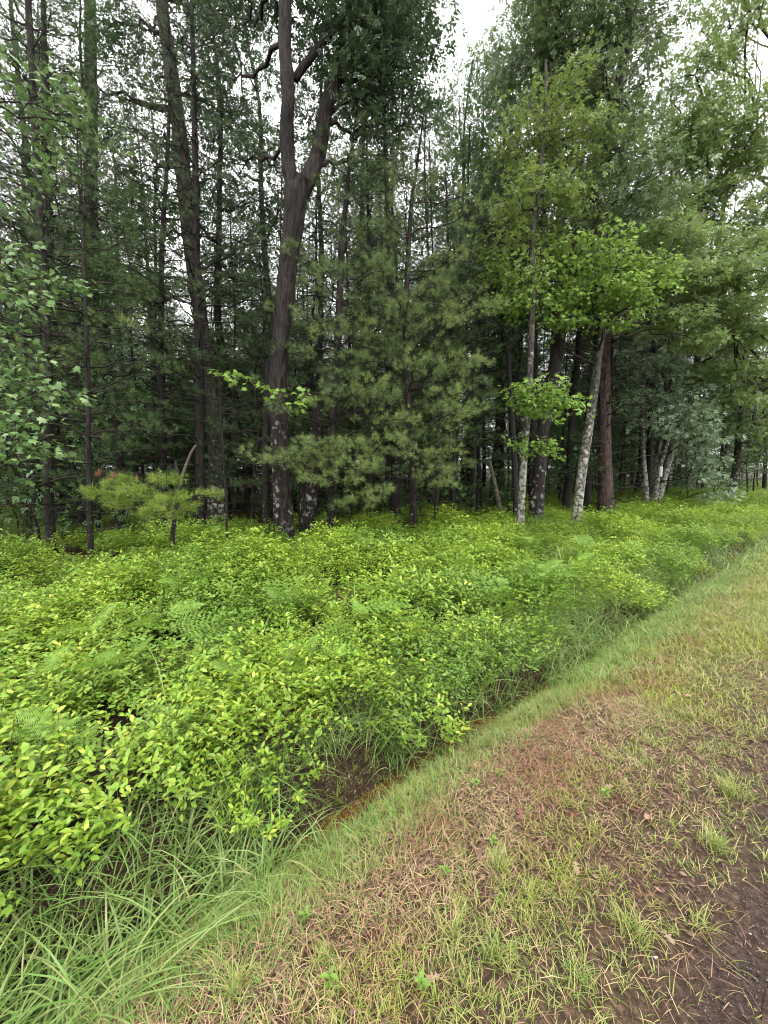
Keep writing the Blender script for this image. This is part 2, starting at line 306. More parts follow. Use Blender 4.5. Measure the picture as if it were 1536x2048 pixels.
def limb_batch(a, b, r0, r1, lift=.15, N=6, ns=5, wob=.05):
    L = np.linalg.norm(b-a, axis=1, keepdims=True)
    c = (a+b)/2+np.array([[0, 0, 1.]])*L*lift*rng.uniform(-.4, 1.2, (len(a), 1))+rng.normal(size=a.shape)*L*.07
    P = bez(a, c, b, N); P[:, 1:-1] += rng.normal(size=P[:, 1:-1].shape)*L[:, None]*wob
    u = np.linspace(0, 1, N)[None]
    rr = np.broadcast_to(np.asarray(r0).reshape(-1, 1), (len(a), 1))*(1-u)+np.broadcast_to(np.asarray(r1).reshape(-1, 1), (len(a), 1))*u
    V, T = tubes(P, rr, ns); return V, T, P, rr
def spray_leaves(cen, out_dir, n, rs, size, tpl, droop=.35, flat=.22, up=.45):
    """n leaves round each spray centre, in a flattened tilted disc"""
    B = len(cen)
    nz = nrm(np.array([[0, 0, 1.]])+out_dir*droop*rng.uniform(.2, 1.4, (B, 1))+rng.normal(size=(B, 3))*.15)
    fr = frame(np.where(np.abs(out_dir) > 0, out_dir, .01)+rng.normal(size=(B, 3))*.3, nz)
    a = rng.uniform(0, 2*np.pi, (B, n)); rr = np.sqrt(rng.uniform(0, 1, (B, n)))*rs*rng.uniform(.7, 1.25, (B, 1))
    loc = np.stack([np.cos(a)*rr, np.sin(a)*rr, rng.normal(size=(B, n))*rs*flat-(rr/rs)**2*rs*.2], -1)
    pos = cen[:, None]+np.einsum('bij,bnj->bni', fr, loc)
    rad = np.einsum('bij,bnj->bni', fr, np.stack([np.cos(a), np.sin(a), 0*a], -1))
    d = nrm(rad+rng.normal(size=rad.shape)*.5+np.array([0, 0, -.35]))
    upv = nrm(np.array([0, 0, 1.])+rng.normal(size=rad.shape)*up)
    pos = pos.reshape(-1, 3); Rm = frame(d.reshape(-1, 3), upv.reshape(-1, 3))
    sz = size*rng.uniform(.65, 1.2, len(pos))
    return pos, Rm, sz, fr
DENS = 1.55
def broad_crown(tP, tr, blobs, tpl, size, spr_per=14, nleaf=26, rs=.42, lift=.18, droop=.35, limb_r=.035, minang=.35, drop_low=0):
    """tP trunk points (absolute), blobs [(c, (rx,ry,rz), density)] -> branch Geo, leaf Geo"""
    br = Geo(); lf = Geo()
    for b in blobs:
        c = np.asarray(b[0], float); rad = np.asarray(b[1], float); den = b[2] if len(b) > 2 else 1
        hd = np.linalg.norm((tP-c)[:, :2], axis=1); target = c[2]-minang*hd
        k = int(np.argmin(np.abs(tP[:, 2]-target)+hd*.6))
        a = tP[k]; n = max(4, int(DENS*spr_per*den*rad[0]*rad[1]*rad[2]**.5))
        r0 = min(tr[k]*.6, limb_r*(.6+.4*rad.max()))
        _, _, P, rr = limb_batch(a[None], c[None], r0, r0*.35, lift, 8, 6, .03); V, T = tubes(P, rr, 6); br.add(V, T)
        ends = c+rsph(max(3, n//6))*rad*rng.uniform(.45, .85, (max(3, n//6), 1))
        sub = P[0][rng.integers(3, 8, len(ends))]
        V, T, P2, _ = limb_batch(sub, ends, r0*.4, r0*.15, lift*.5, 5, 4, .05); br.add(V, T)
        nodes_ = np.concatenate([P[0][3:], P2.reshape(-1, 3)])
        cen = c+rsph(n)*rad*(rng.uniform(.05, 1, (n, 1))**.45)
        di = np.linalg.norm(cen[:, None]-nodes_[None], axis=2); s0 = nodes_[np.argmin(di, 1)]
        V, T, _, _ = limb_batch(s0, cen, r0*.13+.002, .003, lift*.3, 4, 3, .05); br.add(V, T)
        od = cen-a; od[:, 2] *= .2; od = nrm(od)
        pos, Rm, sz, fr = spray_leaves(cen, od, nleaf, rs, size, tpl, droop)
        lf.add(*scatter(tpl, pos, Rm, sz))
        tw = pos.reshape(n, nleaf, 3)[:, ::5]; q = tw.shape[1]
        V, T = tubes(np.stack([np.repeat(cen, q, 0), tw.reshape(-1, 3)], 1), np.tile([[.003, .0015]], (n*q, 1)), 3); br.add(V, T)
    return br, lf
def pine_parts(tP, tr, live0, top_frac=1, Lmax=2.0, whorl=.42, nb=5, dens=1.0, needle=.10, tpl=None, bare=1.0, seed=0, rise=.25, targets=(), bright=None, low=1.0, shape=.75):
    """whorled pine branches on a trunk: -> branch Geo, needle Geo"""
    tpl = tpl or TUFT_B; br = Geo(); nd = Geo(); nd.fresh = Geo(); z0 = tP[0, 2]; H = tP[-1, 2]-z0
    starts = []; tips = []; live = []
    z = .7*rng.uniform(.8, 1.2)
    while z < H*.99:
        p = np.array([np.interp(z+z0, tP[:, 2], tP[:, i]) for i in range(3)]); a0 = rng.uniform(0, 6.28)
        lv = z > live0
        k = nb if lv else max(2, int(nb*.7*bare))
        for i in range(k):
            a = a0+i*6.283/k+rng.normal()*.3
            if lv:
                u = (z-live0)/(H-live0+.01); L = Lmax*(1-u)**shape*rng.uniform(.6, 1.15)*min(1, .55+u*3*low)+.15
                dz = rise*L*(.4+u)+rng.normal()*.08*L
            else:
                L = Lmax*rng.uniform(.25, .85)*bare; dz = rng.uniform(-.15, .25)*L
            starts.append(p); tips.append(p+np.array([math.cos(a)*L, math.sin(a)*L, dz])); live.append(lv)
        z += whorl*rng.uniform(.7, 1.3)
    for tg in targets:
        tg = np.asarray(tg, float); hd = np.linalg.norm(tg[:2]-tP[0, :2]); zz = max(z0+.4, tg[2]-.18*hd)
        starts.append(np.array([np.interp(zz, tP[:, 2], tP[:, i]) for i in range(3)])); tips.append(tg); live.append(True)
    S = np.array(starts); E_ = np.array(tips); lv = np.array(live); L = np.linalg.norm(E_-S, axis=1)
    r0 = .004+.009*L
    _, _, P, rr = limb_batch(S, E_, r0, .003, .06, 7, 4, .025); V, T = tubes(P, rr, 4); br.add(V, T)
    # bare branches get dead twigs
    for mask, ntw in ((~lv, 4), (lv, 0)):
        if mask.any() and ntw:
            Pm = P[mask]; Lm = L[mask]; B = len(Pm)
            idx = rng.integers(2, 7, (B, ntw)); a = Pm[np.arange(B)[:, None], idx]
            d = nrm(Pm[:, -1]-Pm[:, 0])[:, None]*.6+rng.normal(size=(B, ntw, 3))*.55; d[..., 2] -= .1
            e = a+d*Lm[:, None, None]*.25*rng.uniform(.3, 1, (B, ntw, 1))
            V, T, _, _ = limb_batch(a.reshape(-1, 3), e.reshape(-1, 3), .003, .0015, 0, 3, 3, .05); br.add(V, T)
    Pm = P[lv]; Lm = L[lv]; B = len(Pm)
    if B:
        allp = []; alld = []; isf = []; nt_ = len(targets)
        for k in range(B):
            l = Lm[k]; m = max(4, int(l*9*dens)); u = np.sort(rng.uniform(.28, 1, m)); seg = u*6; i = np.minimum(seg.astype(int), 5); f = (seg-i)[:, None]
            a = Pm[k][i]*(1-f)+Pm[k][i+1]*f; ax = nrm(Pm[k][-1]-Pm[k][0]); side = nrm(np.cross(ax, [0, 0, 1.]))
            sg = np.where(np.arange(m) % 2, 1, -1)[:, None]
            d = nrm(ax*.8+side*sg*rng.uniform(.5, 1.2, (m, 1))+np.array([0, 0, .15])+rng.normal(size=(m, 3))*.12)
            sl_ = (l*.42*(1.15-u)+.10)*rng.uniform(.6, 1.1, m); e = a+d*sl_[:, None]
            V, T, _, _ = limb_batch(a, e, .003, .0018, .05, 3, 3, .02); br.add(V, T)
            for w_ in range(max(1, int(3*dens))+1):
                q = rng.uniform(.45, 1, (m, 1)) if w_ else np.ones((m, 1))
                off = rng.normal(size=(m, 3))*.045*(w_ > 0)
                allp.append(a+(e-a)*q+off); alld.append(d+rng.normal(size=(m, 3))*.35+np.array([0, 0, .25]))
            allp.append(Pm[k][-1:]); alld.append(ax[None]); c_ = sum(len(q_) for q_ in allp)-sum(len(q_) for q_ in isf); isf.append(np.full(c_, k >= B-nt_)*(rng.uniform(0, 1, c_) < .75))
        pos = np.concatenate(allp); d = nrm(np.concatenate(alld))
        Rm = frame(d, nrm(rng.normal(size=d.shape)+np.array([0, 0, 1.5]))); ss_ = needle*rng.uniform(.75, 1.15, len(pos)); fm = np.concatenate(isf).astype(bool)
        nd.add(*scatter(tpl, pos[~fm], Rm[~fm], ss_[~fm])); nd.fresh.add(*scatter(tpl, pos[fm], Rm[fm], ss_[fm]))
    return br, nd

def px_trunk(pl, Y, top=None, dY=0):
    """polyline [(px,py,width_px)] seen at forward depth Y -> world points and radii, rooted in the ground"""
    P = []; r = []
    n = len(pl)
    for k, q in enumerate(pl):
        yy = Y+dY*k/max(1, n-1); p = at(q[0], q[1], yy); dist = np.linalg.norm(p-np.array([0, 0, EYE]))
        P.append(p); r.append(q[2]/2/F*yy)
    P = np.array(P); g = float(gh(P[0, 0], P[0, 1]))-.06
    b = P[0].copy(); b[2] = g
    if P[0, 2] > g+.12: P = np.vstack([b, P]); r = [r[0]]+r
    else: P[0, 2] = g
    return P, np.array(r)

# ------------------------------------------------------------------ ground, road, water
def sheet(name, s_list, t_list, mat, zoff=0, tfun=None, zfix=None):
    S, T_ = np.meshgrid(s_list, t_list, indexing='ij')
    if tfun is not None: T_ = tfun(S, T_)
    X, Y = xy(S, T_); Z = gh(X, Y)+zoff if zfix is None else np.full_like(X, zfix)
    n, m = S.shape; V = np.stack([X, Y, Z], -1).reshape(-1, 3)
    i, j = np.meshgrid(np.arange(n-1), np.arange(m-1), indexing='ij'); a = (i*m+j).ravel()
    T = np.concatenate([np.stack([a, a+m, a+m+1], 1), np.stack([a, a+m+1, a+1], 1)])
    return link(name, mesh(name, V, T, mat, True), None, 'structure')
sl_ = np.concatenate([[-300, -120, -50, -20, -10, -6], np.arange(-4, 8, .05), np.arange(8, 20, .2), np.arange(20, 60, 1.5), [70, 100, 200, 500, 900]])
tl_ = np.concatenate([[-900, -300, -80, -30, -12, -8, -5, -3, -1.5, -.8], np.arange(-.5, 3.2, .05), np.arange(3.2, 12, .3), np.arange(12, 40, 2), [60, 120, 300, 900]])
sheet('ground', sl_, tl_, M['ground'])
sheet('road', sl_, np.concatenate([np.linspace(-4.6, -.4, 12), np.linspace(-.35, .05, 9)]), M['ground'], .006, lambda S, T_: T_+.12*fbm(S*1.3, S*0, 3)*np.clip(T_+1, 0, 1))
sheet('ditch_water', np.arange(-3, 26, .5), np.array([1.55, 1.8, 2.05, 2.3]), M['water'], zfix=-.435)

# ------------------------------------------------------------------ low shrubs
def shrub(seed, h=.5, rad=.34, n=46, leaf=.046):
    global rng
    keep = rng; rng = np.random.default_rng(seed); st_ = Geo(); lf = Geo()
    a = rng.uniform(0, 6.283, n); rr = np.sqrt(rng.uniform(0, 1, n))*rad
    tip = np.stack([np.cos(a)*rr, np.sin(a)*rr, h*(1-.45*(rr/rad)**2)*rng.uniform(.72, 1.12, n)], 1)
    b0 = np.stack([np.cos(a)*rr*.25, np.sin(a)*rr*.25, np.zeros(n)-.03], 1)
    V, T, P, _ = limb_batch(b0, tip, .0035, .0015, .1, 5, 3, .03); st_.add(V, T)
    ax = nrm(P[:, -1]-P[:, -2])
    pos = []; dd = []; up = []
    for u, cnt in ((1.0, 5), (.9, 4), (.78, 4), (.62, 3)):
        sg = u*4; i = min(int(sg), 3); c = P[:, i]*(1-(sg-i))+P[:, i+1]*(sg-i)
        for k in range(cnt):
            an = rng.uniform(0, 6.283, n); hd = np.stack([np.cos(an), np.sin(an), np.zeros(n)], 1)
            d = nrm(hd+ax*(.55 if u > .95 else .2)+rng.normal(size=(n, 3))*.2); pos.append(c+d*.008+rng.normal(size=(n, 3))*.012); dd.append(d)
            up.append(nrm(np.array([0, 0, 1.1])+hd*-.15+rng.normal(size=(n, 3))*.35))
    pos = np.concatenate(pos); dd = np.concatenate(dd); up = np.concatenate(up)
    lf.add(*scatter(OVAL, pos, frame(dd, up), leaf*rng.uniform(.6, 1.15, len(pos)))); rng = keep
    return st_, lf
SHRUBS = []
spots = [(60, 1560, 'low bright green shrub nearest the left edge above the long ditch grass'), (330, 1500, 'low shrub in the near bed, just left of the arching grass blades'), (560, 1480, 'low shrub leaning over the ditch above the brown water'),
         (720, 1400, 'low shrub at the ditch edge beside tall pale grass stalks'), (450, 1300, 'low leafy shrub in the middle of the bed in front of the forked oak')]
for k, (px, py, lab) in enumerate(spots):
    s_, l_ = shrub(100+k, [.52, .46, .56, .42, .5][k], [.34, .3, .36, .33, .38][k], 46, [.044, .036, .047, .04, .042][k])
    p = gp(px, py+70); s0, t0 = st(p[0], p[1])
    if t0 < 2.15: p[0], p[1] = xy(s0, 2.15); p[2] = gh(p[0], p[1])
    r_ = thing('low_shrub', lab, 'shrub', p, 'low green shrubs of the roadside bed')
    gobj('stems', s_, M['stem'], r_, 'stuff'); o = gobj('leaves', l_, M['shrub_deep' if k == 1 else 'shrub'], r_, 'stuff'); SHRUBS.append(o)
def gn_scatter(name, pts, rot, scl, idx, sources, label, cat):
    me = bpy.data.meshes.new(name); n = len(pts); me.vertices.add(n); me.vertices.foreach_set('co', np.asarray(pts, np.float32).ravel())
    for nm, ty, arr in (('rot', 'FLOAT_VECTOR', rot), ('scl', 'FLOAT', scl), ('pick', 'INT', idx)):
        at_ = me.attributes.new(nm, ty, 'POINT'); at_.data.foreach_set('vector' if ty == 'FLOAT_VECTOR' else 'value', np.asarray(arr, np.int32 if ty == 'INT' else np.float32).ravel())
    me.update(); o = link(name, me, None, 'stuff'); tag(o, label, cat)
    ng = bpy.data.node_groups.new(name+'_nodes', 'GeometryNodeTree'); ng.interface.new_socket('Geometry', in_out='INPUT', socket_type='NodeSocketGeometry'); ng.interface.new_socket('Geometry', in_out='OUTPUT', socket_type='NodeSocketGeometry')
    N = ng.nodes; L = ng.links; gi = N.new('NodeGroupInput'); go = N.new('NodeGroupOutput')
    ip = N.new('GeometryNodeInstanceOnPoints'); m2p = N.new('GeometryNodeMeshToPoints'); L.new(gi.outputs[0], m2p.inputs[0]); L.new(m2p.outputs[0], ip.inputs['Points'])
    jn = N.new('GeometryNodeJoinGeometry')
    for s_ in sources[::-1]:
        oi = N.new('GeometryNodeObjectInfo'); oi.inputs['Object'].default_value = s_; oi.inputs['As Instance'].default_value = True; L.new(oi.outputs['Geometry'], jn.inputs[0])
    L.new(jn.outputs[0], ip.inputs['Instance']); ip.inputs['Pick Instance'].default_value = True
    def na(nm, ty):
        a = N.new('GeometryNodeInputNamedAttribute'); a.data_type = ty; a.inputs[0].default_value = nm; return a.outputs['Attribute']
    L.new(na('pick', 'INT'), ip.inputs['Instance Index'])
    e2r = N.new('FunctionNodeEulerToRotation'); L.new(na('rot', 'FLOAT_VECTOR'), e2r.inputs[0]); L.new(e2r.outputs[0], ip.inputs['Rotation'])
    L.new(na('scl', 'FLOAT'), ip.inputs['Scale']); L.new(ip.outputs[0], go.inputs[0])
    md = o.modifiers.new('scatter', 'NODES'); md.node_group = ng; return o
pts = []
def fill(smin, smax, tmin, tmax, den):
    n = int((smax-smin)*(tmax-tmin)*den); s = rng.uniform(smin, smax, n); t = rng.uniform(tmin, tmax, n); return np.stack([s, t], 1)
q = np.concatenate([fill(-4, 3.5, 1.85, 6, 12), fill(-1.2, 1.2, 1.9, 2.6, 9), fill(3.5, 9, 1.85, 6, 10), fill(9, 20, 1.9, 6.5, 8), fill(20, 60, 2, 7, 4), fill(-8, 9, 6, 10, 8), fill(-12, 9, 10, 20, 2.4), fill(9, 30, 6.5, 20, 2.2)])
X, Y = xy(q[:, 0], q[:, 1]); ok = (np.abs(X) < Y*1.25+2) & (Y > .35)
edge = np.interp(q[:, 0], [-.5, -.25, .5], [2.2, 2.03, 1.9])+fbm(q[:, 0]*.9, q[:, 0]*0, 21)*.16+np.where((q[:, 0] > .9) & (q[:, 0] < 1.6), .1, 0)
bare_ = fbm(q[:, 0]*.7, q[:, 1]*.7, 33)
ok &= (q[:, 1] > edge) & ((bare_ > -.5) | (q[:, 1] < 3.2)) 
q = q[ok]; X = X[ok]; Y = Y[ok]; n = len(q)
sc_ = rng.uniform(.7, 1.25, n)*(1+.6*fbm(q[:, 0]*1.3, q[:, 1]*1.3, 41))*np.where(q[:, 1] > 9, .75, 1)*np.where(q[:, 0] > 1.3, np.interp(q[:, 1], [2, 2.6], [.8, 1]), 1)
sc_ = np.where(q[:, 1] < 3, np.maximum(sc_, .92), sc_)
rot = np.stack([rng.normal(size=n)*.12, rng.normal(size=n)*.12, rng.uniform(0, 6.28, n)], 1)
lean = q[:, 1] < 2.75   # the front row leans out over the ditch
gn_scatter('shrub_cover', np.stack([X, Y, gh(X, Y)-.03], 1), rot, sc_, np.where(fbm(q[:, 0]*1.1, q[:, 1]*1.1, 55)+rng.normal(size=n)*.15 > .33, 1, np.array([0, 2, 3, 4])[rng.integers(0, 4, n)]), SHRUBS, 'knee-high mass of bright green leafy shrubs covering the ground between ditch and trees', 'shrubs')
print('shrubs', n)

# ------------------------------------------------------------------ ferns
def frond_mesh(seed, L_=.5, wd=.2, np_=11):
    r = np.random.default_rng(seed); g = Geo(); u = np.linspace(0, 1, 10)
    P = np.stack([0*u, u*L_*.95, L_*(.62*u-.95*u**2)], 1); V, T = tubes(P[None], np.linspace(.003, .001, 10)[None], 3); g.add(V, T)
    for k in range(np_):
        a = .25+.74*k/(np_-1); c = np.array([0, a*L_*.95, L_*(.62*a-.95*a*a)]); l = wd*(math.sin(math.pi*min(1, (1.0-a)*1.05+.12))**.8)*r.uniform(.9, 1.1)
        for sg in (-1, 1):
            d = nrm(np.array([sg, .35, -.12-.1*r.random()])); m = 8
            for j in range(m):
                v = (j+.5)/m; ll = l*.20*(1-v)**.7+.005; cc = c+d*l*v
                for s2 in (-1, 1):
                    e = nrm(np.cross(d, [0, 0, 1])*s2+d*.45+np.array([0, 0, .1*r.normal()])); w2 = d*l/m*.33
                    g.add([cc-w2, cc+w2, cc+e*ll], [(0, 1, 2)])
    V, T = g.arrays(); return mesh('frond', V, T, M['fern'])
FR = [frond_mesh(k, .5*q_, .135*q_) for k, q_ in enumerate((1, .85, 1.15))]
fern_spots = [(110, 1380, 'pale fern raised above the shrubs near the left edge'), (100, 1520, 'pale green fern low at the left edge, in front of the shrubs'), (270, 1330, 'fern half buried in shrubs right of the pale left fern'),
  (560, 1215, 'fern clump in the shrubs below the forked oak'), (330, 1260, 'small fern between shrubs at mid left'), (860, 1110, 'tall fern by the trunkless gap behind the bed'), (920, 1130, 'fern with yellowing tips right of centre behind the bed'),
  (640, 1330, 'broad fern in the middle of the bed'), (430, 1060, 'fern at the foot of the grey lichen-covered trunk'), (700, 1240, 'fern in the shrubs right of the forked oak'), (500, 1400, 'low fern among near shrubs left of the ditch'),
  (1090, 1150, 'fern right of the bed centre, in front of the lichen-spotted trunk'), (1200, 1080, 'fern near the foot of the big brown pine'), (1000, 1180, 'fern behind the tall grasses of the ditch'), (780, 1190, 'blue-green fern near the bed centre'), (210, 1270, 'fern at the far left of the bed'),
  (1290, 1060, 'fern beside the multi-stemmed tree on the right'), (1400, 1060, 'fern in the far part of the bed at right'), (620, 1400, 'fern leaning over grass blades near the ditch'), (380, 1180, 'small fern in the dark gap behind the bed')]
ORD_ = ['leftmost', 'second', 'third', 'fourth', 'fifth', 'sixth', 'seventh', 'eighth', 'ninth', 'tenth', 'eleventh', 'twelfth', 'thirteenth', 'fourteenth', 'fifteenth', 'sixteenth', 'seventeenth', 'eighteenth', 'nineteenth', 'twentieth']
for k in range(20): fern_spots.append((350+k*54+float(rng.uniform(-15, 15)), float(rng.uniform(1050, 1230)), ORD_[k]+' fern'+(' from the left' if k else '')+' in the scattered row along the back of the shrub bed'))
for k, (px, py, lab) in enumerate(fern_spots):
    p = gp(px, py+50+60*(py-1000)/600); s0, t0 = st(p[0], p[1]); 
    if t0 < 2.5: t0 = 2.5; p[0], p[1] = xy(s0, t0)
    near_ = k < 20; r_ = thing('fern', lab, 'fern', (p[0], p[1], gh(p[0], p[1])+(.31 if near_ else .25)), 'ferns growing up through the shrubs'); r_.scale = ((.62 if p[1] < 3 else .9) if near_ else .75,)*3
    nf = int(rng.integers(4, 7))
    for j in range(nf):
        f_ = link('frond', FR[j % 3], r_); f_.rotation_euler = (R(rng.uniform(10, 60)), R(rng.normal()*22), j*6.28/nf+rng.uniform(-.4, .4)); f_.scale = (rng.uniform(.7, 1.1),)*3

# ------------------------------------------------------------------ blades of grass, straw, litter, gravel (stuff)
def blades(pos, L_, wd, lean, az=None, seg=4, droop=.6):
    n = len(pos); az = rng.uniform(0, 6.283, n) if az is None else az
    h = np.stack([np.cos(az), np.sin(az), 0*az], 1); side = np.stack([-np.sin(az), np.cos(az), 0*az], 1)
    tw = rng.normal(size=(n, 1))*.5; side = nrm(side+h*tw)
    u = np.linspace(0, 1, seg+1); V = []
    for k, v in enumerate(u):
        x = L_*(lean*v+droop*v**2.2*.6); z = L_*(v*np.sqrt(np.maximum(.02, 1-np.minimum(lean, .97)**2))-droop*v**2.5*.75)
        c = pos+h*x[:, None]+np.array([0, 0, 1.])*z[:, None]; w_ = (wd*(1-v**1.6)*(.6+.4*min(1, v*4)))[:, None]/2
        V += [c-side*w_, c+side*w_] if k < seg else [c]
    V = np.stack(V, 1); T = []
    for k in range(seg-1): a = 2*k; T += [(a, a+1, a+3), (a, a+3, a+2)]
    a = 2*(seg-1); T += [(a, a+1, a+2)]; T = np.array(T)
    return V.reshape(-1, 3), (T[None]+(np.arange(n)*V.shape[1])[:, None, None]).reshape(-1, 3)
def place(s, t, dz=0):
    x, y = xy(s, t); return np.stack([x, y, gh(x, y)+dz], 1)
def clumps(nc, per, sfun, tfun, spread):
    s = sfun(nc); t = tfun(nc); s = np.repeat(s, per)+rng.normal(size=nc*per)*spread; t = np.repeat(t, per)+rng.normal(size=nc*per)*spread; return s, t
g = Geo()
U = rng.uniform
for nc, per, sf, tf, sp, lm, wd in ((150, 14, lambda n: U(-1.6, .9, n), lambda n: U(1.58, 2.15, n), .035, .46, .0095), (60, 13, lambda n: U(.3, 1.9, n), lambda n: U(1.9, 2.2, n), .035, .36, .008), (130, 11, lambda n: U(.7, 4.2, n), lambda n: U(1.85, 2.25, n), .04, .38, .009), (90, 26, lambda n: U(-1, 9, n), lambda n: U(1.5, 1.75, n), .06, .13, .005),
                             (260, 14, lambda n: U(3.2, 9, n), lambda n: U(1.75, 2.5, n), .06, .46, .011), (300, 12, lambda n: U(9, 28, n), lambda n: U(1.6, 2.8, n), .12, .5, .018), (120, 8, lambda n: U(0.3, 8, n), lambda n: U(2.1, 3.4, n), .06, .85, .010), (170, 11, lambda n: U(1.4, 7.5, n), lambda n: U(1.95, 2.4, n), .06, .62, .010)):
    s, t = clumps(nc, per, sf, tf, sp); n = len(s); k = (s > .95) & (s < 1.55) & (t > 1.55) & (t < 2.0); s, t = s[~k], t[~k]; n = len(s)
    g.add(*blades(place(s, t, -.01), lm*U(.45, 1.25, n), wd*U(.6, 1.3, n), U(.05, .6, n), seg=6, droop=.75))
s = U(-1.5, .35, 420); t = U(1.42, 1.72, 420); az = np.arctan2(-DT[1], -DT[0])+rng.normal(size=420)*.5+.9
g.add(*blades(place(s, t, .02), U(.15, .45, 420), U(.004, .008, 420), U(.7, .95, 420), az, 6, .35))
tag(gobj('ditch_grass', g, M['longgrass'], None, 'stuff'), 'long arching pale green grass growing in and along the ditch', 'grass')
g = Geo()
for n, a, b, lm, wd in ((5200, -1.4, 3.2, .07, .004), (6500, 3.2, 9, .09, .007), (3500, 9, 24, .12, .014)):
    s = U(a, b, n); t = 1.47+rng.normal(size=n)*.2; kk = fbm(s*1.6, t*2.4, 91)+.12*np.clip(s-3, 0, 4) > U(-.45, .35, n); s = s[kk]; t = t[kk]; n = len(s); k_ = 5
    s = np.repeat(s, k_)+rng.normal(size=n*k_)*.014; t = np.repeat(t, k_)+rng.normal(size=n*k_)*.014; hk = np.repeat(rng.uniform(0, 1, n)**2.5*1.6+.5, k_); n = len(s)
    g.add(*blades(place(s, t, -.004), lm*hk*U(.4, 1.4, n), wd*U(.6, 1.3, n), U(.05, .95, n), seg=2, droop=.5))
tag(gobj('bank_grass', g, M['bank'], None, 'stuff'), 'soft green grass covering the ditch bank below the dead straw', 'grass')
def weight(s, t, kind):
    big = fbm(s*.8, t*1.6, 61); 
    if kind == 'green': return np.clip(np.interp(t, [.1, .35, .8, 1.05, 1.25, 1.4, 1.8, 2.2], [0, .34, .68, .16, .3, .6, .3, .1])+big*.8+np.clip((s-2.2)*.18, 0, .85)*(t > .3), .015, 1)
    return np.clip(np.interp(t, [.1, .3, .75, .92, 1.25, 1.4, 1.9], [0, .06, .3, .95, .85, .2, .2])+big*-.4-np.clip((s-4)*.08, 0, .5), 0, 1)
def sampled(n, s0, s1, t0, t1, kind):
    s = U(s0, s1, n); t = U(t0, t1, n); k = U(0, 1, n) < weight(s, t, kind); return s[k], t[k]
g = Geo()
for n, a, b, lm, wd in ((17000, -1.4, 3.2, .05, .0034), (46000, 3, 8, .065, .0065), (30000, 8, 20, .09, .012), (8000, 20, 60, .14, .04)):
    s, t = sampled(n, a, b, .05, 2.0, 'green')
    if a < 0:      # near the camera the grass stands in little tufts
        k_ = 7; s = np.repeat(s, k_); t = np.repeat(t, k_); s = s+rng.normal(size=len(s))*.011; t = t+rng.normal(size=len(t))*.011
    n = len(s)
    g.add(*blades(place(s, t, -.004), lm*U(.4, 1.6, n), wd*U(.6, 1.3, n), U(.05, .85, n), seg=3 if a < 0 else 2, droop=.5))
tag(gobj('verge_grass', g, M['turf'], None, 'stuff'), 'short patchy green and yellowing grass on the road verge', 'grass')
g = Geo()
for n, a, b, lm, wd in ((66000, -1.4, 3.2, .06, .0028), (20000, 3.2, 8, .08, .0045), (8000, 8, 22, .12, .012)):
    s, t = sampled(n, a, b, .0, 1.9, 'dry'); n = len(s)
    g.add(*blades(place(s, t, U(.0, .018, n)), lm*U(.3, 1.3, n), wd*U(.6, 1.4, n), U(.8, .999, n), seg=2, droop=U(-.1, .6, n)))
tag(gobj('dry_straw', g, M['straw'], None, 'stuff'), 'reddish brown dead straw matted along the top of the ditch bank', 'straw')
g = Geo()
s, t = U(-1.4, 7, 26000), U(.1, 2.1, 26000); k = (fbm(s*1.7, t*1.7, 77) > -.15) | (t > 1.6); s, t = s[k], t[k]; n = len(s)
az = U(0, 6.28, n); d = nrm(np.stack([np.cos(az), np.sin(az), rng.normal(size=n)*.3], 1)); g.add(*scatter(OVAL, place(s, t, U(.002, .015, n)), frame(d, nrm(np.array([0, 0, 1.])+rng.normal(size=(n, 3))*.35)), U(.008, .028, n)))
tag(gobj('leaf_litter', g, M['litter'], None, 'stuff'), 'scraps of dark dead leaves scattered over the verge soil', 'leaf litter')
ico = (np.array([(1, 0, -.3), (-.5, .87, -.3), (-.5, -.87, -.3), (0, 0, .9)], float), np.array([(3, 0, 1), (3, 1, 2), (3, 2, 0), (0, 2, 1)]))
g = Geo(); n = 60000; s = U(-.6, 6.5, n); t = U(-1.6, .75, n); k = U(0, 1, n) < np.interp(t, [-1.6, .1, .4, .75], [1, 1, .25, .08]); s, t = s[k], t[k]; n = len(s)
Rm = frame(rsph(n), rsph(n))*U(.6, 1.2, (n, 1, 3)); g.add(*scatter(ico, place(s, t, .007), Rm, np.abs(rng.normal(size=n))*.0028+.0016))
tag(gobj('gravel', g, M['stone'], None, 'stuff'), 'fine wet brown gravel loose on the road edge', 'gravel')

# verge things: seedlings, fallen leaves, pebbles, grass tufts
LEAFM = {k: mesh('leaf', OVAL[0], OVAL[1], M[k]) for k in ('shrub', 'maple_bright')}
seeds = [(985, 1700, 'broad-leaved seedling on the verge beside the round grass tuft'), (480, 1860, 'pale seedling low on the ditch bank at lower left'), (610, 1850, 'green seedling beside the yellow fallen leaf'), (1100, 1300, 'seedling on the ditch bank beside the far grasses'), (850, 1350, 'seedling at the ditch edge below the tall stalks'),
  (1060, 1440, 'leafy seedling on the green bank at mid right'), (1140, 1420, 'seedling just right of the leafy bank seedling'), (950, 1580, 'small seedling between bank grass and dead straw'), (1210, 1600, 'tiny bright seedling in the red-brown straw'), (890, 1760, 'small seedling in dark straw near the bottom centre'),
  (660, 1980, 'seedling near the bottom edge left of the straw'), (840, 1990, 'bright seedling at the bottom edge in sparse grass'), (1000, 1560, 'small light green seedling above the straw mound'), (780, 1640, 'seedling on the bank right of the brown water')]
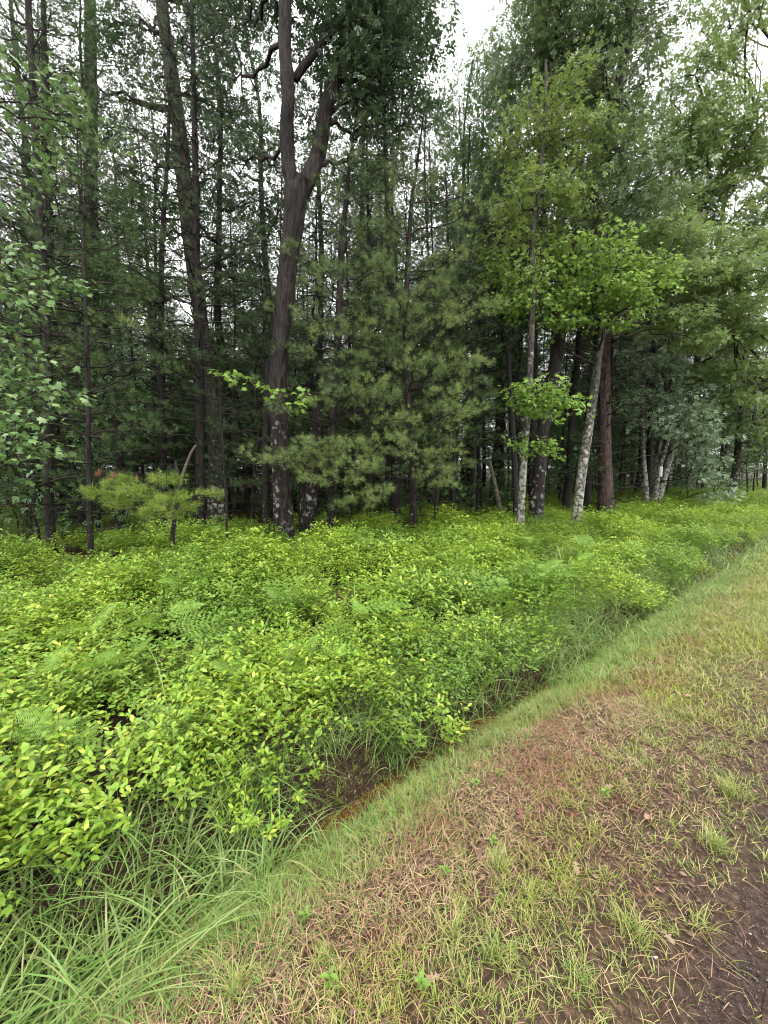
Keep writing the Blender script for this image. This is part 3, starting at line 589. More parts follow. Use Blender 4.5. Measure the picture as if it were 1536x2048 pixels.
for px, py, lab in seeds:
    p = gp(px, py); r_ = thing('seedling', lab, 'seedling', p, 'seedlings on the verge'); st_ = Geo(); V, T = tubes(np.array([[[0, 0, -.01], [.004, .002, .03], [.003, 0, .06]]]), np.array([[.0018, .0015, .001]]), 4); st_.add(V, T); gobj('stem', st_, M['stem'], r_)
    for j in range(8):
        o = link('leaf', LEAFM['maple_bright'], r_); o.location = (0, 0, .022+.005*j); o.scale = (rng.uniform(.018, .036),)*3; o.rotation_euler = (R(rng.uniform(0, 40)), R(rng.normal()*12), j*2.4)
fl = {k: mesh('fallen_leaf', OAK[0]*[1, 1, 1], OAK[1], m_) for k, m_ in (('y', leaf_mat('yellow_leaf', [(.36, .27, .06), (.3, .2, .04)], .2)), ('p', leaf_mat('pinkish_leaf', [(.22, .15, .10), (.17, .11, .075)], .1)), ('b', leaf_mat('brown_oak_leaf', [(.2, .11, .07), (.14, .075, .05), (.3, .18, .12)], .1)), ('r', leaf_mat('red_leaf', [(.15, .055, .04), (.12, .045, .035)], .1)))}
def fallen(px, py, kd, sz, lab, grp=None, rz=None):
    p = gp(px, py); o = link('fallen_leaf', fl[kd]); o.location = (p[0], p[1], p[2]+.022); o.scale = (sz,)*3; o.rotation_euler = (R(rng.normal()*14), R(rng.normal()*14), rng.uniform(0, 6.28) if rz is None else rz); tag(o, lab, 'leaf', grp); return o
fallen(625, 1780, 'y', .06, 'yellow fallen leaf on the ditch bank, the only yellow one'); fallen(388, 1860, 'p', .05, 'pale pink dead leaf on the litter below the arching grass'); fallen(375, 1925, 'p', .06, 'pale curled dead leaf at the lower left of the bank')
fallen(1300, 1715, 'p', .05, 'pale tan dead leaf on the soil between small tufts'); fallen(1320, 1868, 'p', .05, 'greyish dead leaf beside the tuft near the gravel edge'); fallen(1150, 1730, 'p', .055, 'pinkish dead leaf left of the lower right tufts')
fallen(1120, 1570, 'r', .06, 'red dead leaf in the straw at mid verge'); fallen(1040, 1650, 'r', .06, 'red-brown dead leaf beside the round grass tuft')
for k in range(34):
    s_, t_ = U(.2, 4.5), U(.35, 1.35); p = place(np.array([s_]), np.array([t_]))[0]; o = link('fallen_leaf', fl['bbrp'[k % 4]]); o.location = (p[0], p[1], p[2]+.015); o.scale = (U(.03, .06),)*3
    o.rotation_euler = (R(rng.normal()*20), R(rng.normal()*20), U(0, 6.28)); tag(o, 'small brown dead leaf lying in the verge straw', 'leaf', 'brown dead leaves on the verge')
rngk = np.random.default_rng(5)
def pebble_mesh(seed, mat):
    r = np.random.default_rng(seed); V = [(0, 0, .6), (0, 0, -.6)]; T = []
    for i in range(3):
        for j in range(7): th = (i+1)*math.pi/4; a = j*6.283/7; k = r.uniform(.8, 1.15); V.append((k*math.sin(th)*math.cos(a), k*.8*math.sin(th)*math.sin(a), .6*math.cos(th)*k))
    for j in range(7):
        j2 = (j+1) % 7; T += [(0, 2+j, 2+j2), (1, 16+j2, 16+j)]
        for i in range(2): a = 2+7*i; T += [(a+j, a+7+j, a+7+j2), (a+j, a+7+j2, a+j2)]
    return mesh('pebble', np.array(V), np.array(T), mat, True)
wp = pebble_mesh(1, M['white']); gpb = pebble_mesh(2, M['bark_red'])
for px, py, m_, sz, lab in ((1500, 1872, wp, .011, 'white pebble on the wet gravel at the right edge'), (1395, 1705, wp, .008, 'small white pebble by the gravel-edge tuft'), (1405, 1665, wp, .006, 'smaller white pebble above the gravel-edge tuft'), (1460, 2010, gpb, .012, 'tan pebble at the lower right corner'), (1330, 1960, wp, .005, 'tiny white pebble on the bare soil at lower right')):
    p = gp(px, py); o = link('pebble', m_); o.location = (p[0], p[1], p[2]+sz*.3); o.scale = (sz,)*3; tag(o, lab, 'pebble')
tufts = [(1430, 1700, .13, 120, 'upright green grass tuft at the edge of the gravel'), (1460, 1590, .13, 110, 'upright grass tuft at the right edge above the gravel tuft'), (1260, 1870, .13, 80, 'dark green grass tuft at lower right'), (1400, 1860, .12, 40, 'arching grass tuft beside the wet gravel'), (1000, 1730, .08, 150, 'dense round olive grass tuft in the straw'),
  (910, 1880, .12, 60, 'bright grass tuft in the lower middle'), (990, 1920, .12, 50, 'grass tuft right of the bright lower-middle tuft'), (1060, 1800, .09, 50, 'small grass tuft in mid verge'), (1190, 1670, .10, 50, 'light green grass tuft on the upper verge'), (1380, 1440, .10, 70, 'grass tuft beside the bare patch'), (1300, 1490, .09, 60, 'short grass tuft left of the bare patch'),
  (470, 1990, .10, 160, 'dense soft green tuft near the bottom left'), (640, 1930, .07, 100, 'soft green tuft on the bank near the bottom'), (1160, 1980, .1, 40, 'thin grass tuft near the bottom edge'), (1420, 1250, .12, 80, 'yellow-green tuft on the far verge')]
for px, py, L_, nb, lab in tufts:
    p = gp(px, py); g = Geo(); g.add(*blades(rng.normal(size=(nb, 3))*[.018, .018, 0], L_*U(.5, 1.15, nb), U(.0025, .0045, nb), U(.05, .55, nb), seg=5, droop=.5)); o = gobj('grass_tuft', g, M['turf']); o.location = tuple(p); tag(o, lab, 'grass tuft', 'grass tufts on the verge')

# ------------------------------------------------------------------ foreground trees traced from the photograph
used = []
def mk_tree(name, label, cat, P, r, bark, parts, ns=12, furrow=0, rough=.06, seed=0, group=None, extra=(), sub=6, flare=.35):
    """parts: [(name, Geo, mat)] joined foliage / twigs; extra: further stems or limbs as parts"""
    org = P[0].copy(); r_ = thing(name, label, cat, org, group); used.append(org[:2])
    V, T, _, _ = trunk_geo(P, r, ns, rough, seed, sub, flare, furrow); gobj('trunk', (V, T), bark, r_, None, org, True)
    for nm, PP, rr in extra:
        V, T, _, _ = trunk_geo(PP, rr, max(8, ns-2), rough, seed+5, sub, 0, furrow); gobj(nm, (V, T), bark, r_, None, org, True)
    for nm, g_, m_ in parts:
        if g_ is not None and g_.n: gobj(nm, g_, m_, r_, 'stuff', org)
    return r_
def interp_tr(P, r, n=40):
    u = np.linspace(0, len(P)-1, n); return np.stack([np.interp(u, np.arange(len(P)), P[:, i]) for i in range(3)], 1), np.interp(u, np.arange(len(P)), r)
def B(px, py, Y, rx, rz=None, den=1): return (at(px, py, Y), (rx, rx, rz or rx*.6), den)

# forked oak
P, r = px_trunk([(568, 1085, 37), (564, 980, 34), (560, 880, 34), (556, 780, 33), (560, 700, 34), (566, 620, 33), (575, 540, 33), (587, 450, 37), (594, 385, 43), (598, 360, 44)], 8.2)
Lm, rl = px_trunk([(590, 385, 30)], 8.2); 
lp = np.array([at(x, y, Y) for x, y, Y in ((592, 392, 8.2), (578, 340, 8.2), (573, 260, 8.1), (576, 190, 8.0), (570, 90, 8.0), (570, 0, 8.0), (560, -120, 8.0), (545, -300, 8.1))]); lr = np.array([.15, .135, .125, .12, .115, .11, .09, .05])
rp = np.array([at(x, y, Y) for x, y, Y in ((598, 392, 8.2), (622, 345, 8.3), (640, 290, 8.4), (652, 220, 8.4), (672, 150, 8.4), (692, 70, 8.5), (705, -10, 8.5), (720, -150, 8.6), (730, -330, 8.7))]); rr_ = np.array([.15, .15, .14, .13, .125, .12, .11, .09, .05])
cp = np.array([at(x, y, 8.1) for x, y in ((590, 160), (606, 135), (628, 108), (650, 80), (680, 50), (700, 20))]); cr = np.array([.06, .07, .06, .06, .055, .05])
tp = np.concatenate([interp_tr(lp, lr, 20)[0], interp_tr(rp, rr_, 20)[0]]); trr = np.concatenate([interp_tr(lp, lr, 20)[1], interp_tr(rp, rr_, 20)[1]])
bl = [B(640, 60, 9.2, 1.1, .8, .8), B(740, 60, 8.2, 1.1, .9), B(790, 120, 8.4, 1.0, .9), B(640, 210, 9.2, .9, .7, .7), B(735, 190, 8.4, .7, .7, .8), B(780, 250, 8.8, .7, .6, .9), B(770, -20, 8.2, 1.2, .9), B(500, 40, 9.0, 1.1, .8, .45), B(660, -120, 8.6, 1.5, 1, .8), B(520, -150, 9, 1.5, 1, .5), B(470, 160, 9.4, .9, .6, .35), B(810, 10, 9.2, 1, .8), B(700, 320, 8.6, .5, .4, .6), B(620, -300, 9, 2, 1.2, .7), B(490, 330, 9.2, .8, .5, .35)]
br, lf = broad_crown(tp, trr, bl, STAR3, .13, 26, 26, .36, .1, .3, .05)
OAKT = mk_tree('oak_tree', 'large forked oak with red-brown furrowed bark and white lichen low on its trunk', 'tree', P, r, M['bark_oak'], [('twigs', br, M['twig']), ('crown', lf, M['oak'])], 48, .17, .07, 3, None, [('limb', lp, lr), ('limb', rp, rr_), ('limb', cp, cr)], 14)
# broken snag beside the oak
P, r = px_trunk([(533, 1080, 15), (531, 950, 14), (533, 850, 14), (536, 780, 15), (538, 720, 14)], 8.7); mk_tree('snag', 'dark broken-topped dead trunk close against the left side of the forked oak', 'dead tree', P, r, M['bark_pine'], [], 12, .1, .12, 4)
P, r = px_trunk([(612, 1065, 34), (620, 980, 32), (626, 920, 30), (634, 850, 24), (640, 790, 16)], 9.6)
mk_tree('snag', 'snapped reddish dead trunk with pale lichen discs just right of the forked oak', 'dead tree', P, r, M['bark_oak'], [], 20, .1, .1, 6)
# pines, left group
def pine_tree(label, pl, Y, live0, bark='bark_pine', Lmax=2, dens=1, needle=.10, tpl=None, targets=(), mat='needle', nb=5, whorl=.42, bare=1, top=None, ns=12, dY=0, group=None, rise=.25, low=1, shape=.75, name='pine_tree'):
    P, r = px_trunk(pl, Y, dY=dY)
    if top:
        e = P[-1].copy(); d = nrm(P[-1]-P[-2]); k = (top-(e[2]-P[0, 2]))/max(d[2], .3); P = np.vstack([P, e+d*k*.5, e+d*k]); r = np.concatenate([r, [r[-1]*.6, .012]])
    tP, tr_ = interp_tr(P, r, 60)
    br, nd = pine_parts(tP, tr_, live0, Lmax=Lmax, dens=dens, needle=needle, tpl=tpl, targets=targets, nb=nb, whorl=whorl, bare=bare, rise=rise, low=low, shape=shape)
    return mk_tree(name, label, 'tree', P, r, M[bark], [('branchwork', br, M['twig']), ('needles', nd, M[mat]), ('fresh_needles', nd.fresh, M['needle_fresh'])], ns, .05, .06, int(abs(pl[0][0])), group)
pine_tree('straight dark pine left of the picture, its trunk bare low down', [(103, 1110, 17), (98, 1000, 16), (96, 850, 15), (95, 700, 15), (88, 550, 13), (75, 350, 12), (62, 100, 11), (56, 0, 10)], 7.5, 2.4, Lmax=2.0, top=12, dens=.8, tpl=TUFT_B)
pine_tree('thick shaded pine close behind the straight dark pine at left', [(119, 1080, 25), (112, 960, 23), (106, 850, 22), (100, 650, 20), (95, 400, 16)], 9.4, 3.0, 'bark_far', Lmax=2.4, top=13)
pine_tree('slender young pine nearest the bed at left, thin stem with drooping twigs', [(185, 1145, 11), (180, 1050, 10), (178, 930, 9), (176, 780, 8), (172, 640, 7), (168, 520, 6)], 6.5, 1.5, Lmax=1.4, top=6.5, dens=.9, nb=4, tpl=TUFT_A, targets=[at(110, 700, 6.2), at(260, 640, 6.0), at(60, 600, 6.5)], mat='needle')
pine_tree('tall straight pine rising behind the slender young pine at left', [(186, 1030, 26), (184, 700, 25), (182, 500, 24), (182, 200, 20), (180, 0, 17)], 12.5, 6, 'bark_far', Lmax=2.6, top=18)
bough = [at(x, y, Y) for x, y, Y in ((185, 995, 5.7), (215, 970, 5.9), (265, 985, 5.6), (320, 965, 5.9), (350, 1000, 5.6), (240, 1010, 5.8), (300, 1020, 5.5), (430, 985, 7.2))]
P5 = [(403, 1065, 17), (401, 980, 18), (400, 880, 17), (398, 700, 16), (394, 560, 14), (392, 400, 12), (388, 200, 9), (385, 60, 8)]
pine_tree('lichen-flecked pine standing before the thick grey trunk, left of the oak', P5, 9.3, 4.0, Lmax=2.0, top=14, dens=.9, bare=1.2, nb=5)
# the bright low bough: a pine sapling in the shade of it
P, r = px_trunk([(345, 1075, 9), (352, 1020, 8), (356, 960, 7), (350, 920, 5)], 6.6); tP, tr_ = interp_tr(P, r, 30); brs, nds = pine_parts(tP, tr_, 9, Lmax=.2, bare=0, whorl=9, targets=bough, dens=1.5, needle=.125, tpl=TUFT_A)
mk_tree('pine_sapling', 'pine sapling with a bright yellow-green low bough spreading to the left', 'tree', P, r, M['bark_pine'], [('branchwork', brs, M['twig']), ('needles', nds.fresh, M['needle_bright']), ('inner_needles', nds, M['needle_bright'])], 8, 0, .05, 8)
tg = at(222, 948, 5.8); g = Geo(); pos = tg+rng.normal(size=(9, 3))*[.16, .06, .03]; g.add(*scatter(TUFT_A, pos, frame(nrm(rng.normal(size=(9, 3))*.3+[0, 0, -1]), rsph(9)), .09)); V, T, _, _ = limb_batch(np.tile(tg+[.3, .2, .0], (9, 1)), pos, .003, .0015, .05, 4, 3); g2 = Geo(); g2.add(V, T)
r_ = thing('dead_bough', 'rust red dead pine needles hanging just above the bright low bough', 'twig', tg); gobj('needles', g, M['needle_dead'], r_, 'stuff', tg); gobj('twigs', g2, M['twig'], r_, 'stuff', tg)
P, r = px_trunk([(434, 1065, 38), (436, 950, 36), (430, 850, 30), (418, 750, 27), (402, 640, 26), (388, 540, 26), (374, 430, 27), (362, 300, 26), (348, 180, 24), (330, 60, 20), (322, 0, 19)], 10.2)
bl = [B(290, 60, 10.8, 1.2, .8, .5), B(390, 30, 10.8, 1.1, .7, .5), B(240, 200, 10.8, 1.1, .7, .45), B(440, 200, 10.8, 1.0, .7, .4), B(330, -120, 11, 1.8, 1, .5), B(200, 60, 11, 1.3, .8, .5), B(300, 330, 11, .8, .5, .35), B(450, 20, 11, 1.2, .8, .45), B(130, 180, 11, 1.1, .7, .5)]
tP, tr_ = interp_tr(P, r); br, lf = broad_crown(tP, tr_, bl, STAR3, .12, 24, 26, .36, .1, .3, .04)
mk_tree('oak_tree', 'thick grey lichen-covered trunk leaning left, behind the lichen-flecked pine', 'tree', P, r, M['bark_grey'], [('twigs', br, M['twig']), ('crown', lf, M['oak'])], 24, .06, .06, 12)
# leaning dead stick, small white stick
for lab, pl, Y, m_ in (('leaning dead stem with pale fungus patches, left of the lichen-flecked pine', [(328, 1085, 7), (345, 1020, 7), (362, 960, 6), (380, 910, 5), (392, 890, 4)], 7.6, 'twig_pale'), ('thin white lichened stick standing left of the leaning dead stem', [(299, 1085, 5), (296, 1050, 5), (291, 1024, 5)], 7.4, 'twig_pale'),
                   ('pale slanting dead stem inside the wood, left of the spotted maple', [(1003, 1045, 9), (998, 1010, 9), (988, 960, 8), (978, 920, 7)], 12, 'twig_pale')):
    P, r = px_trunk(pl, Y); V, T, _, _ = trunk_geo(P, r, 8, .1, 3); o = gobj('snag', (V, T), M[m_], None, None, P[0], True); o.location = tuple(P[0]); tag(o, lab, 'dead stem')

# young pines, centre
TG1 = [at(x, y, Y) for x, y, Y in ((500, 905, 7.0), (540, 920, 6.9), (600, 910, 6.8), (640, 885, 6.7), (700, 880, 6.8), (620, 960, 7.0), (690, 960, 6.8), (730, 1000, 6.9), (770, 985, 7), (740, 940, 6.6), (780, 870, 6.9), (820, 840, 7.2), (640, 800, 7.4), (580, 700, 8.6), (600, 560, 8.6), (760, 760, 7), (640, 660, 7.6), (730, 640, 7.4))]
pine_tree('young feathery pine right of the forked oak, lowest boughs fresh green', [(662, 1075, 15), (662, 950, 15), (668, 800, 14), (676, 650, 13), (684, 500, 11), (694, 380, 8), (700, 330, 6)], 8.6, 1.4, Lmax=1.9, top=9.5, dens=1.0, needle=.12, tpl=TUFT_A, targets=TG1, nb=4, whorl=.48, mat='needle_light')
TG2 = [at(x, y, Y) for x, y, Y in ((895, 970, 7.6), (870, 940, 7.4), (920, 905, 7.6), (935, 830, 7.4), (960, 820, 7.8), (900, 780, 7.4), (980, 725, 7.8), (940, 720, 7.6), (900, 640, 7.6), (960, 610, 7.8), (1000, 600, 8.2), (930, 500, 8.2), (980, 420, 8.6), (880, 560, 8), (850, 900, 7.2), (830, 720, 7.4), (960, 380, 9), (800, 600, 7.8))]
pine_tree('bushy young pine in the centre with light-tipped boughs reaching right', [(828, 1068, 14), (826, 950, 14), (818, 820, 13), (812, 680, 12), (815, 540, 10), (822, 420, 8), (830, 360, 6)], 9.0, 1.3, Lmax=2.1, top=9, dens=1.0, needle=.12, tpl=TUFT_A, targets=TG2, nb=4, whorl=.48, rise=.5, mat='needle_light')
pine_tree('darker pine between the two young pines, thicker trunk behind', [(790, 1050, 22), (792, 900, 21), (790, 750, 18), (780, 560, 15), (775, 420, 11)], 11, 2.2, 'bark_far', Lmax=2.2, top=12, dens=.9)
pine_tree('thin pine standing left of the spotted maple, its boughs feathery', [(905, 1050, 9), (908, 900, 9), (905, 750, 8), (900, 600, 7)], 10.5, 2.2, 'bark_far', Lmax=1.5, top=9, nb=4)
pine_tree('thin dark pole pine just right of the young feathery pine', [(738, 1060, 11), (740, 900, 11), (742, 700, 9), (738, 500, 7)], 10.2, 2.0, 'bark_far', Lmax=1.6, top=10, nb=4)
for k, (px, Y, lab) in enumerate(((700, 11.5, 'thin bare pole among the young pines, leftmost'), (872, 9.8, 'thin reddish pole right of the bushy young pine'), (772, 12, 'thin bare pole directly behind the bushy pines'), (945, 11.6, 'thin bare pole left of the spotted maple'))):
    pine_tree(lab, [(px, 1050, 8), (px+3, 850, 8), (px-3, 640, 6)], Y, 4.5, 'bark_far', Lmax=1.3, top=9, nb=3, whorl=.55)

# spotted maple N, dark pole P, dark oak O
P, r = px_trunk([(1040, 1078, 14), (1044, 980, 14), (1050, 890, 13), (1057, 800, 12), (1062, 700, 11), (1066, 560, 10), (1064, 480, 9), (1080, 350, 8), (1090, 220, 6), (1092, 120, 4)], 9.4)
tP, tr_ = interp_tr(P, r)
bl = [B(1075, 790, 8.6, .75, .35, 2.2), B(1110, 810, 8.5, .55, .28, 2), B(1060, 885, 8.8, .45, .22, 2), B(1095, 895, 8.7, .3, .15, 2)]
br, lf = broad_crown(tP, tr_, bl, MAPLE_MID, .10, 26, 20, .28, .1, .45, .018)
bl = [B(1080, 300, 9.6, 1.1, .8), B(1060, 420, 9.4, 1.1, .7), B(1130, 380, 9.4, .9, .6), B(1090, 200, 9.6, .9, .7), B(1150, 280, 9.6, .9, .6, .9), B(1000, 460, 9.2, .7, .5, .8), B(1040, 560, 9.2, .8, .5, .8), B(970, 520, 9.4, .6, .5, .6)]
br2, lf2 = broad_crown(tP, tr_, bl, STAR3, .11, 26, 24, .32, .15, .3, .03)
r_ = mk_tree('maple_tree', 'slim maple with white lichen blotches on its thin trunk, right of centre', 'tree', P, r, M['bark_lichen'], [('twigs', br, M['twig']), ('low_foliage', lf, M['maple_bright']), ('upper_twigs', br2, M['twig']), ('crown', lf2, M['olive'])], 14, 0, .06, 13)
P, r = px_trunk([(1034, 1065, 11), (1028, 900, 11), (1020, 780, 10), (1015, 680, 9)], 10.4); tP, tr_ = interp_tr(P, r); br, nd = pine_parts(tP, tr_, 5, Lmax=1.2, nb=3)
mk_tree('dead_pole', 'dark thin pole with grey lichen spots just left of the spotted maple', 'tree', P, r, M['bark_pine'], [('branchwork', br, M['twig'])], 10, 0, .08, 3)
P, r = px_trunk([(1068, 1058, 30), (1078, 960, 25), (1085, 870, 24), (1098, 790, 24), (1112, 720, 23), (1124, 640, 23), (1142, 560, 25), (1160, 480, 24), (1180, 410, 22), (1210, 300, 20), (1238, 170, 17), (1255, 60, 13), (1265, -60, 9)], 10.6)
tP, tr_ = interp_tr(P, r)
bl = [B(1180, 80, 10.8, 1.3, .9), B(1260, 60, 10.8, 1.3, .9), B(1100, 80, 11, 1.2, .9), B(1220, 190, 10.4, 1.2, .8), B(1140, 200, 11, 1.1, .8), B(1250, 290, 10.2, 1.1, .7), B(1200, -60, 11, 1.8, 1.1), B(1090, -20, 11, 1.2, .9, .9), B(1300, 380, 10.6, 1, .7), B(1200, 390, 10.2, .9, .6), B(1060, 130, 11.4, .8, .8), B(1180, 480, 10.4, .7, .5, .7)]
br, lf = broad_crown(tP, tr_, bl, STAR3, .15, 24, 22, .36, .15, .3, .05)
mk_tree('oak_tree', 'dark oak trunk leaning right behind the spotted maple, tallest crown against the sky', 'tree', P, r, M['bark_oak'], [('twigs', br, M['twig']), ('crown', lf, M['oak_blue'])], 24, .06, .05, 14)
# leaning maple Q
P, r = px_trunk([(1149, 1058, 18), (1158, 990, 18), (1166, 930, 17), (1178, 850, 17), (1188, 780, 16), (1195, 720, 15), (1203, 670, 14), (1208, 640, 12), (1222, 560, 8), (1230, 480, 5)], 10.7)
tP, tr_ = interp_tr(P, r); l2 = np.array([at(x, y, Y) for x, y, Y in ((1203, 672, 10.7), (1230, 640, 10.7), (1262, 610, 10.8), (1300, 560, 11), (1350, 500, 11.3), (1410, 420, 11.8))]); l2r = np.array([.07, .075, .065, .05, .04, .02])
bl = [B(1150, 505, 9.8, 1.2, .14, 2.2), B(1230, 540, 9.7, 1.1, .12, 2.2), B(1090, 560, 9.6, .9, .12, 2), B(1180, 585, 9.4, 1.0, .1, 2.2), B(1260, 600, 9.8, .9, .1, 2.2), B(1040, 610, 9.4, .8, .1, 2), B(1130, 640, 9.6, .7, .1, 2), B(1220, 640, 9.6, .6, .1, 2), B(1000, 540, 9.6, .6, .1, 1.6), B(1290, 560, 10, .8, .12, 2)]
br, lf = broad_crown(tP, tr_, bl, MAPLE_MID, .10, 26, 24, .3, .1, .45, .03)
tq = np.concatenate([interp_tr(l2, l2r, 20)[0]]); bl = [B(1340, 560, 11, 1.2, .15, 2.2), B(1420, 550, 11.5, 1.2, .15, 2.2), B(1500, 560, 12, 1.3, .18, 2.2), B(1380, 480, 11.4, 1.1, .2, 1.6), B(1450, 610, 11.8, 1, .15, 2), B(1350, 640, 11.3, .9, .15, 2), B(1300, 470, 10.8, .9, .2, 1.5), B(1480, 500, 12, 1.1, .2, 1.6), B(1400, 680, 11.6, .8, .14, 2)]
br2, lf2 = broad_crown(tq, interp_tr(l2, l2r, 20)[1], bl, STAR3, .135, 26, 26, .32, .1, .4, .03)
mk_tree('maple_tree', 'pale mottled maple trunk leaning right, forked above, with bright leaf layers', 'tree', P, r, M['bark_lichen'], [('twigs', br, M['twig']), ('crown', lf, M['maple_bright']), ('upper_twigs', br2, M['twig']), ('upper_crown', lf2, M['maple'])], 16, 0, .06, 15, None, [('limb', l2, l2r)])
# big brown pine R
P, r = px_trunk([(1214, 1040, 32), (1211, 980, 26), (1209, 900, 24), (1208, 780, 23), (1206, 650, 26), (1200, 450, 22), (1195, 250, 18)], 12.8); tP, tr_ = interp_tr(P, r, 60)
br, nd = pine_parts(tP, tr_, 6, Lmax=2.6, dens=.8, bare=1.1, targets=[at(1150, 870, 12), at(1290, 880, 12.3), at(1270, 780, 12), at(1130, 760, 12.4), at(1180, 930, 11.9)]); V_, T_ = nd.fresh.arrays(); nd.add(V_, T_)
mk_tree('pine_tree', 'big straight brown-barked pine with a flared foot, right of the leaning maple', 'tree', P, r, M['bark_red'], [('branchwork', br, M['twig']), ('needles', nd, M['needle'])], 24, .05, .05, 16, None, (), 6, .45)
# multi-stem group S
P, r = px_trunk([(1306, 1012, 13), (1312, 960, 13), (1318, 900, 12), (1325, 840, 12), (1335, 760, 11), (1345, 640, 9), (1350, 500, 7)], 15.8); tP, tr_ = interp_tr(P, r)
ex = []
for pl in ([(1316, 1010, 11), (1328, 960, 11), (1342, 910, 11), (1358, 860, 11), (1375, 800, 11), (1395, 720, 11), (1415, 620, 10), (1435, 500, 9), (1450, 400, 7), (1480, 280, 5)], [(1293, 985, 9), (1288, 930, 9), (1284, 870, 9), (1285, 800, 8), (1290, 700, 7)], [(1311, 1000, 9), (1318, 940, 9), (1335, 880, 8), (1350, 820, 7)]):
    a, b = px_trunk(pl, 15.6); ex.append(('stem', a, b))
tq, tqr = interp_tr(ex[0][1], ex[0][2], 40)
bl = [B(1300, 800, 13.8, 1.1, .6, 1.2), B(1350, 840, 13.4, 1.1, .6, 1.3), B(1395, 870, 13.4, .9, .6, 1.3), B(1420, 930, 13.4, .7, .6, 1.3), B(1440, 985, 13.6, .5, .4, 1.3), B(1290, 730, 14, 1, .6), B(1340, 740, 14, 1, .6), B(1380, 800, 13.8, .8, .5, 1.2), B(1260, 680, 14.2, .9, .5, .8)]
br, lf = broad_crown(tP, tr_, bl, STAR3, .15, 16, 26, .36, .1, .5, .03)
bl = [B(1450, 300, 14.5, 1.7, 1), B(1400, 380, 14.5, 1.5, .9), B(1500, 400, 14, 1.6, .9), B(1360, 300, 14, 1.4, .9, .9), B(1440, 480, 14, 1.4, .8), B(1340, 200, 14, 1.1, .8, .5), B(1400, 650, 14.6, 1.4, .8), B(1480, 680, 14.6, 1.4, .8), B(1500, 510, 14, 1.3, .7), B(1420, 740, 15, 1.3, .7), B(1330, 430, 13.6, 1.1, .7), B(1420, 200, 14.5, 1.2, .8, .9), B(1450, 230, 13.5, 1.3, .8), B(1510, 260, 13.5, 1.3, .8), B(1380, 250, 13.8, 1.2, .8)]
br2, lf2 = broad_crown(tq, tqr, bl, STAR3, .165, 14, 24, .42, .15, .35, .045)
st_tree = mk_tree('oak_tree', 'cluster of slim lichened stems on the right, blue-green leaves hanging in front', 'tree', P, r, M['bark_lichen'], [('twigs', br, M['twig']), ('hanging_foliage', lf, M['lit_oak']), ('upper_twigs', br2, M['twig']), ('crown', lf2, M['maple'])], 12, 0, .06, 17, None, ex)
# the tree whose crown fills the upper right corner, and the one at far right
P, r = px_trunk([(1590, 1010, 22), (1600, 800, 20), (1610, 500, 18), (1600, 250, 15), (1580, 60, 11), (1560, -100, 7)], 17); tP, tr_ = interp_tr(P, r)
bl = [B(1440, 80, 13.5, 1.2, .7), B(1500, 20, 13, 1.3, .8), B(1390, 150, 13.5, 1.0, .7), B(1480, -60, 13.5, 1.8, 1), B(1536, 330, 14, 1.5, .9), B(1550, 560, 14, 1.5, .9), B(1560, 700, 15, 1.5, 1), B(1550, 850, 16, 1.3, .8), B(1600, 450, 14, 1.8, 1.2), B(1540, 760, 16, 1.2, .8), B(1490, 800, 14.5, 1.2, .3, 1.6), B(1440, 640, 13, 1.2, .22, 2), B(1510, 660, 13, 1.2, .22, 2), B(1480, 740, 13.5, 1.1, .22, 2), B(1380, 600, 12.5, .9, .18, 2)]
br, lf = broad_crown(tP, tr_, bl, STAR3, .165, 13, 22, .42, .1, .3, .06)
mk_tree('maple_tree', 'tall maple just beyond the right edge whose crown fills the upper right corner', 'tree', P, r, M['bark_pine'], [('twigs', br, M['twig']), ('crown', lf, M['maple'])], 14, 0, .06, 18)
P, r = px_trunk([(1462, 1005, 13), (1470, 950, 12), (1478, 880, 11), (1486, 780, 9), (1500, 650, 7)], 18.2); tP, tr_ = interp_tr(P, r)
bl = [B(1500, 760, 17, 1.4, .8), B(1460, 820, 17.5, 1.2, .7), B(1520, 870, 17.5, 1.2, .7), B(1470, 690, 17.5, 1.4, .8), B(1500, 920, 18, .9, .5, .8), B(1450, 740, 18, 1.3, .8)]
br, lf = broad_crown(tP, tr_, bl, STAR3, .15, 14, 26, .42, .1, .3, .03)
mk_tree('maple_tree', 'slim tree leaning right near the right edge, base in the far shrubs', 'tree', P, r, M['bark_grey'], [('twigs', br, M['twig']), ('crown', lf, M['back'])], 10, 0, .06, 19)
# small white tag on the multi-stemmed tree
p = at(1322, 943, 15.35); g = Geo(); w2, h2, d2 = .05, .19, .015
V = np.array([(x, y, z) for x in (-w2, w2) for y in (-d2, d2) for z in (-h2, h2)]); T = np.array([(0, 1, 3), (0, 3, 2), (4, 6, 7), (4, 7, 5), (0, 4, 5), (0, 5, 1), (2, 3, 7), (2, 7, 6), (1, 5, 7), (1, 7, 3), (0, 2, 6), (0, 6, 4)])
o = gobj('tag', (V, T), M['white']); o.location = tuple(p); o.rotation_euler = (0, 0, -.5); tag(o, 'small white tag fixed to the multi-stemmed tree at right', 'tag'); bv = o.modifiers.new('bevel', 'BEVEL'); bv.width = .006

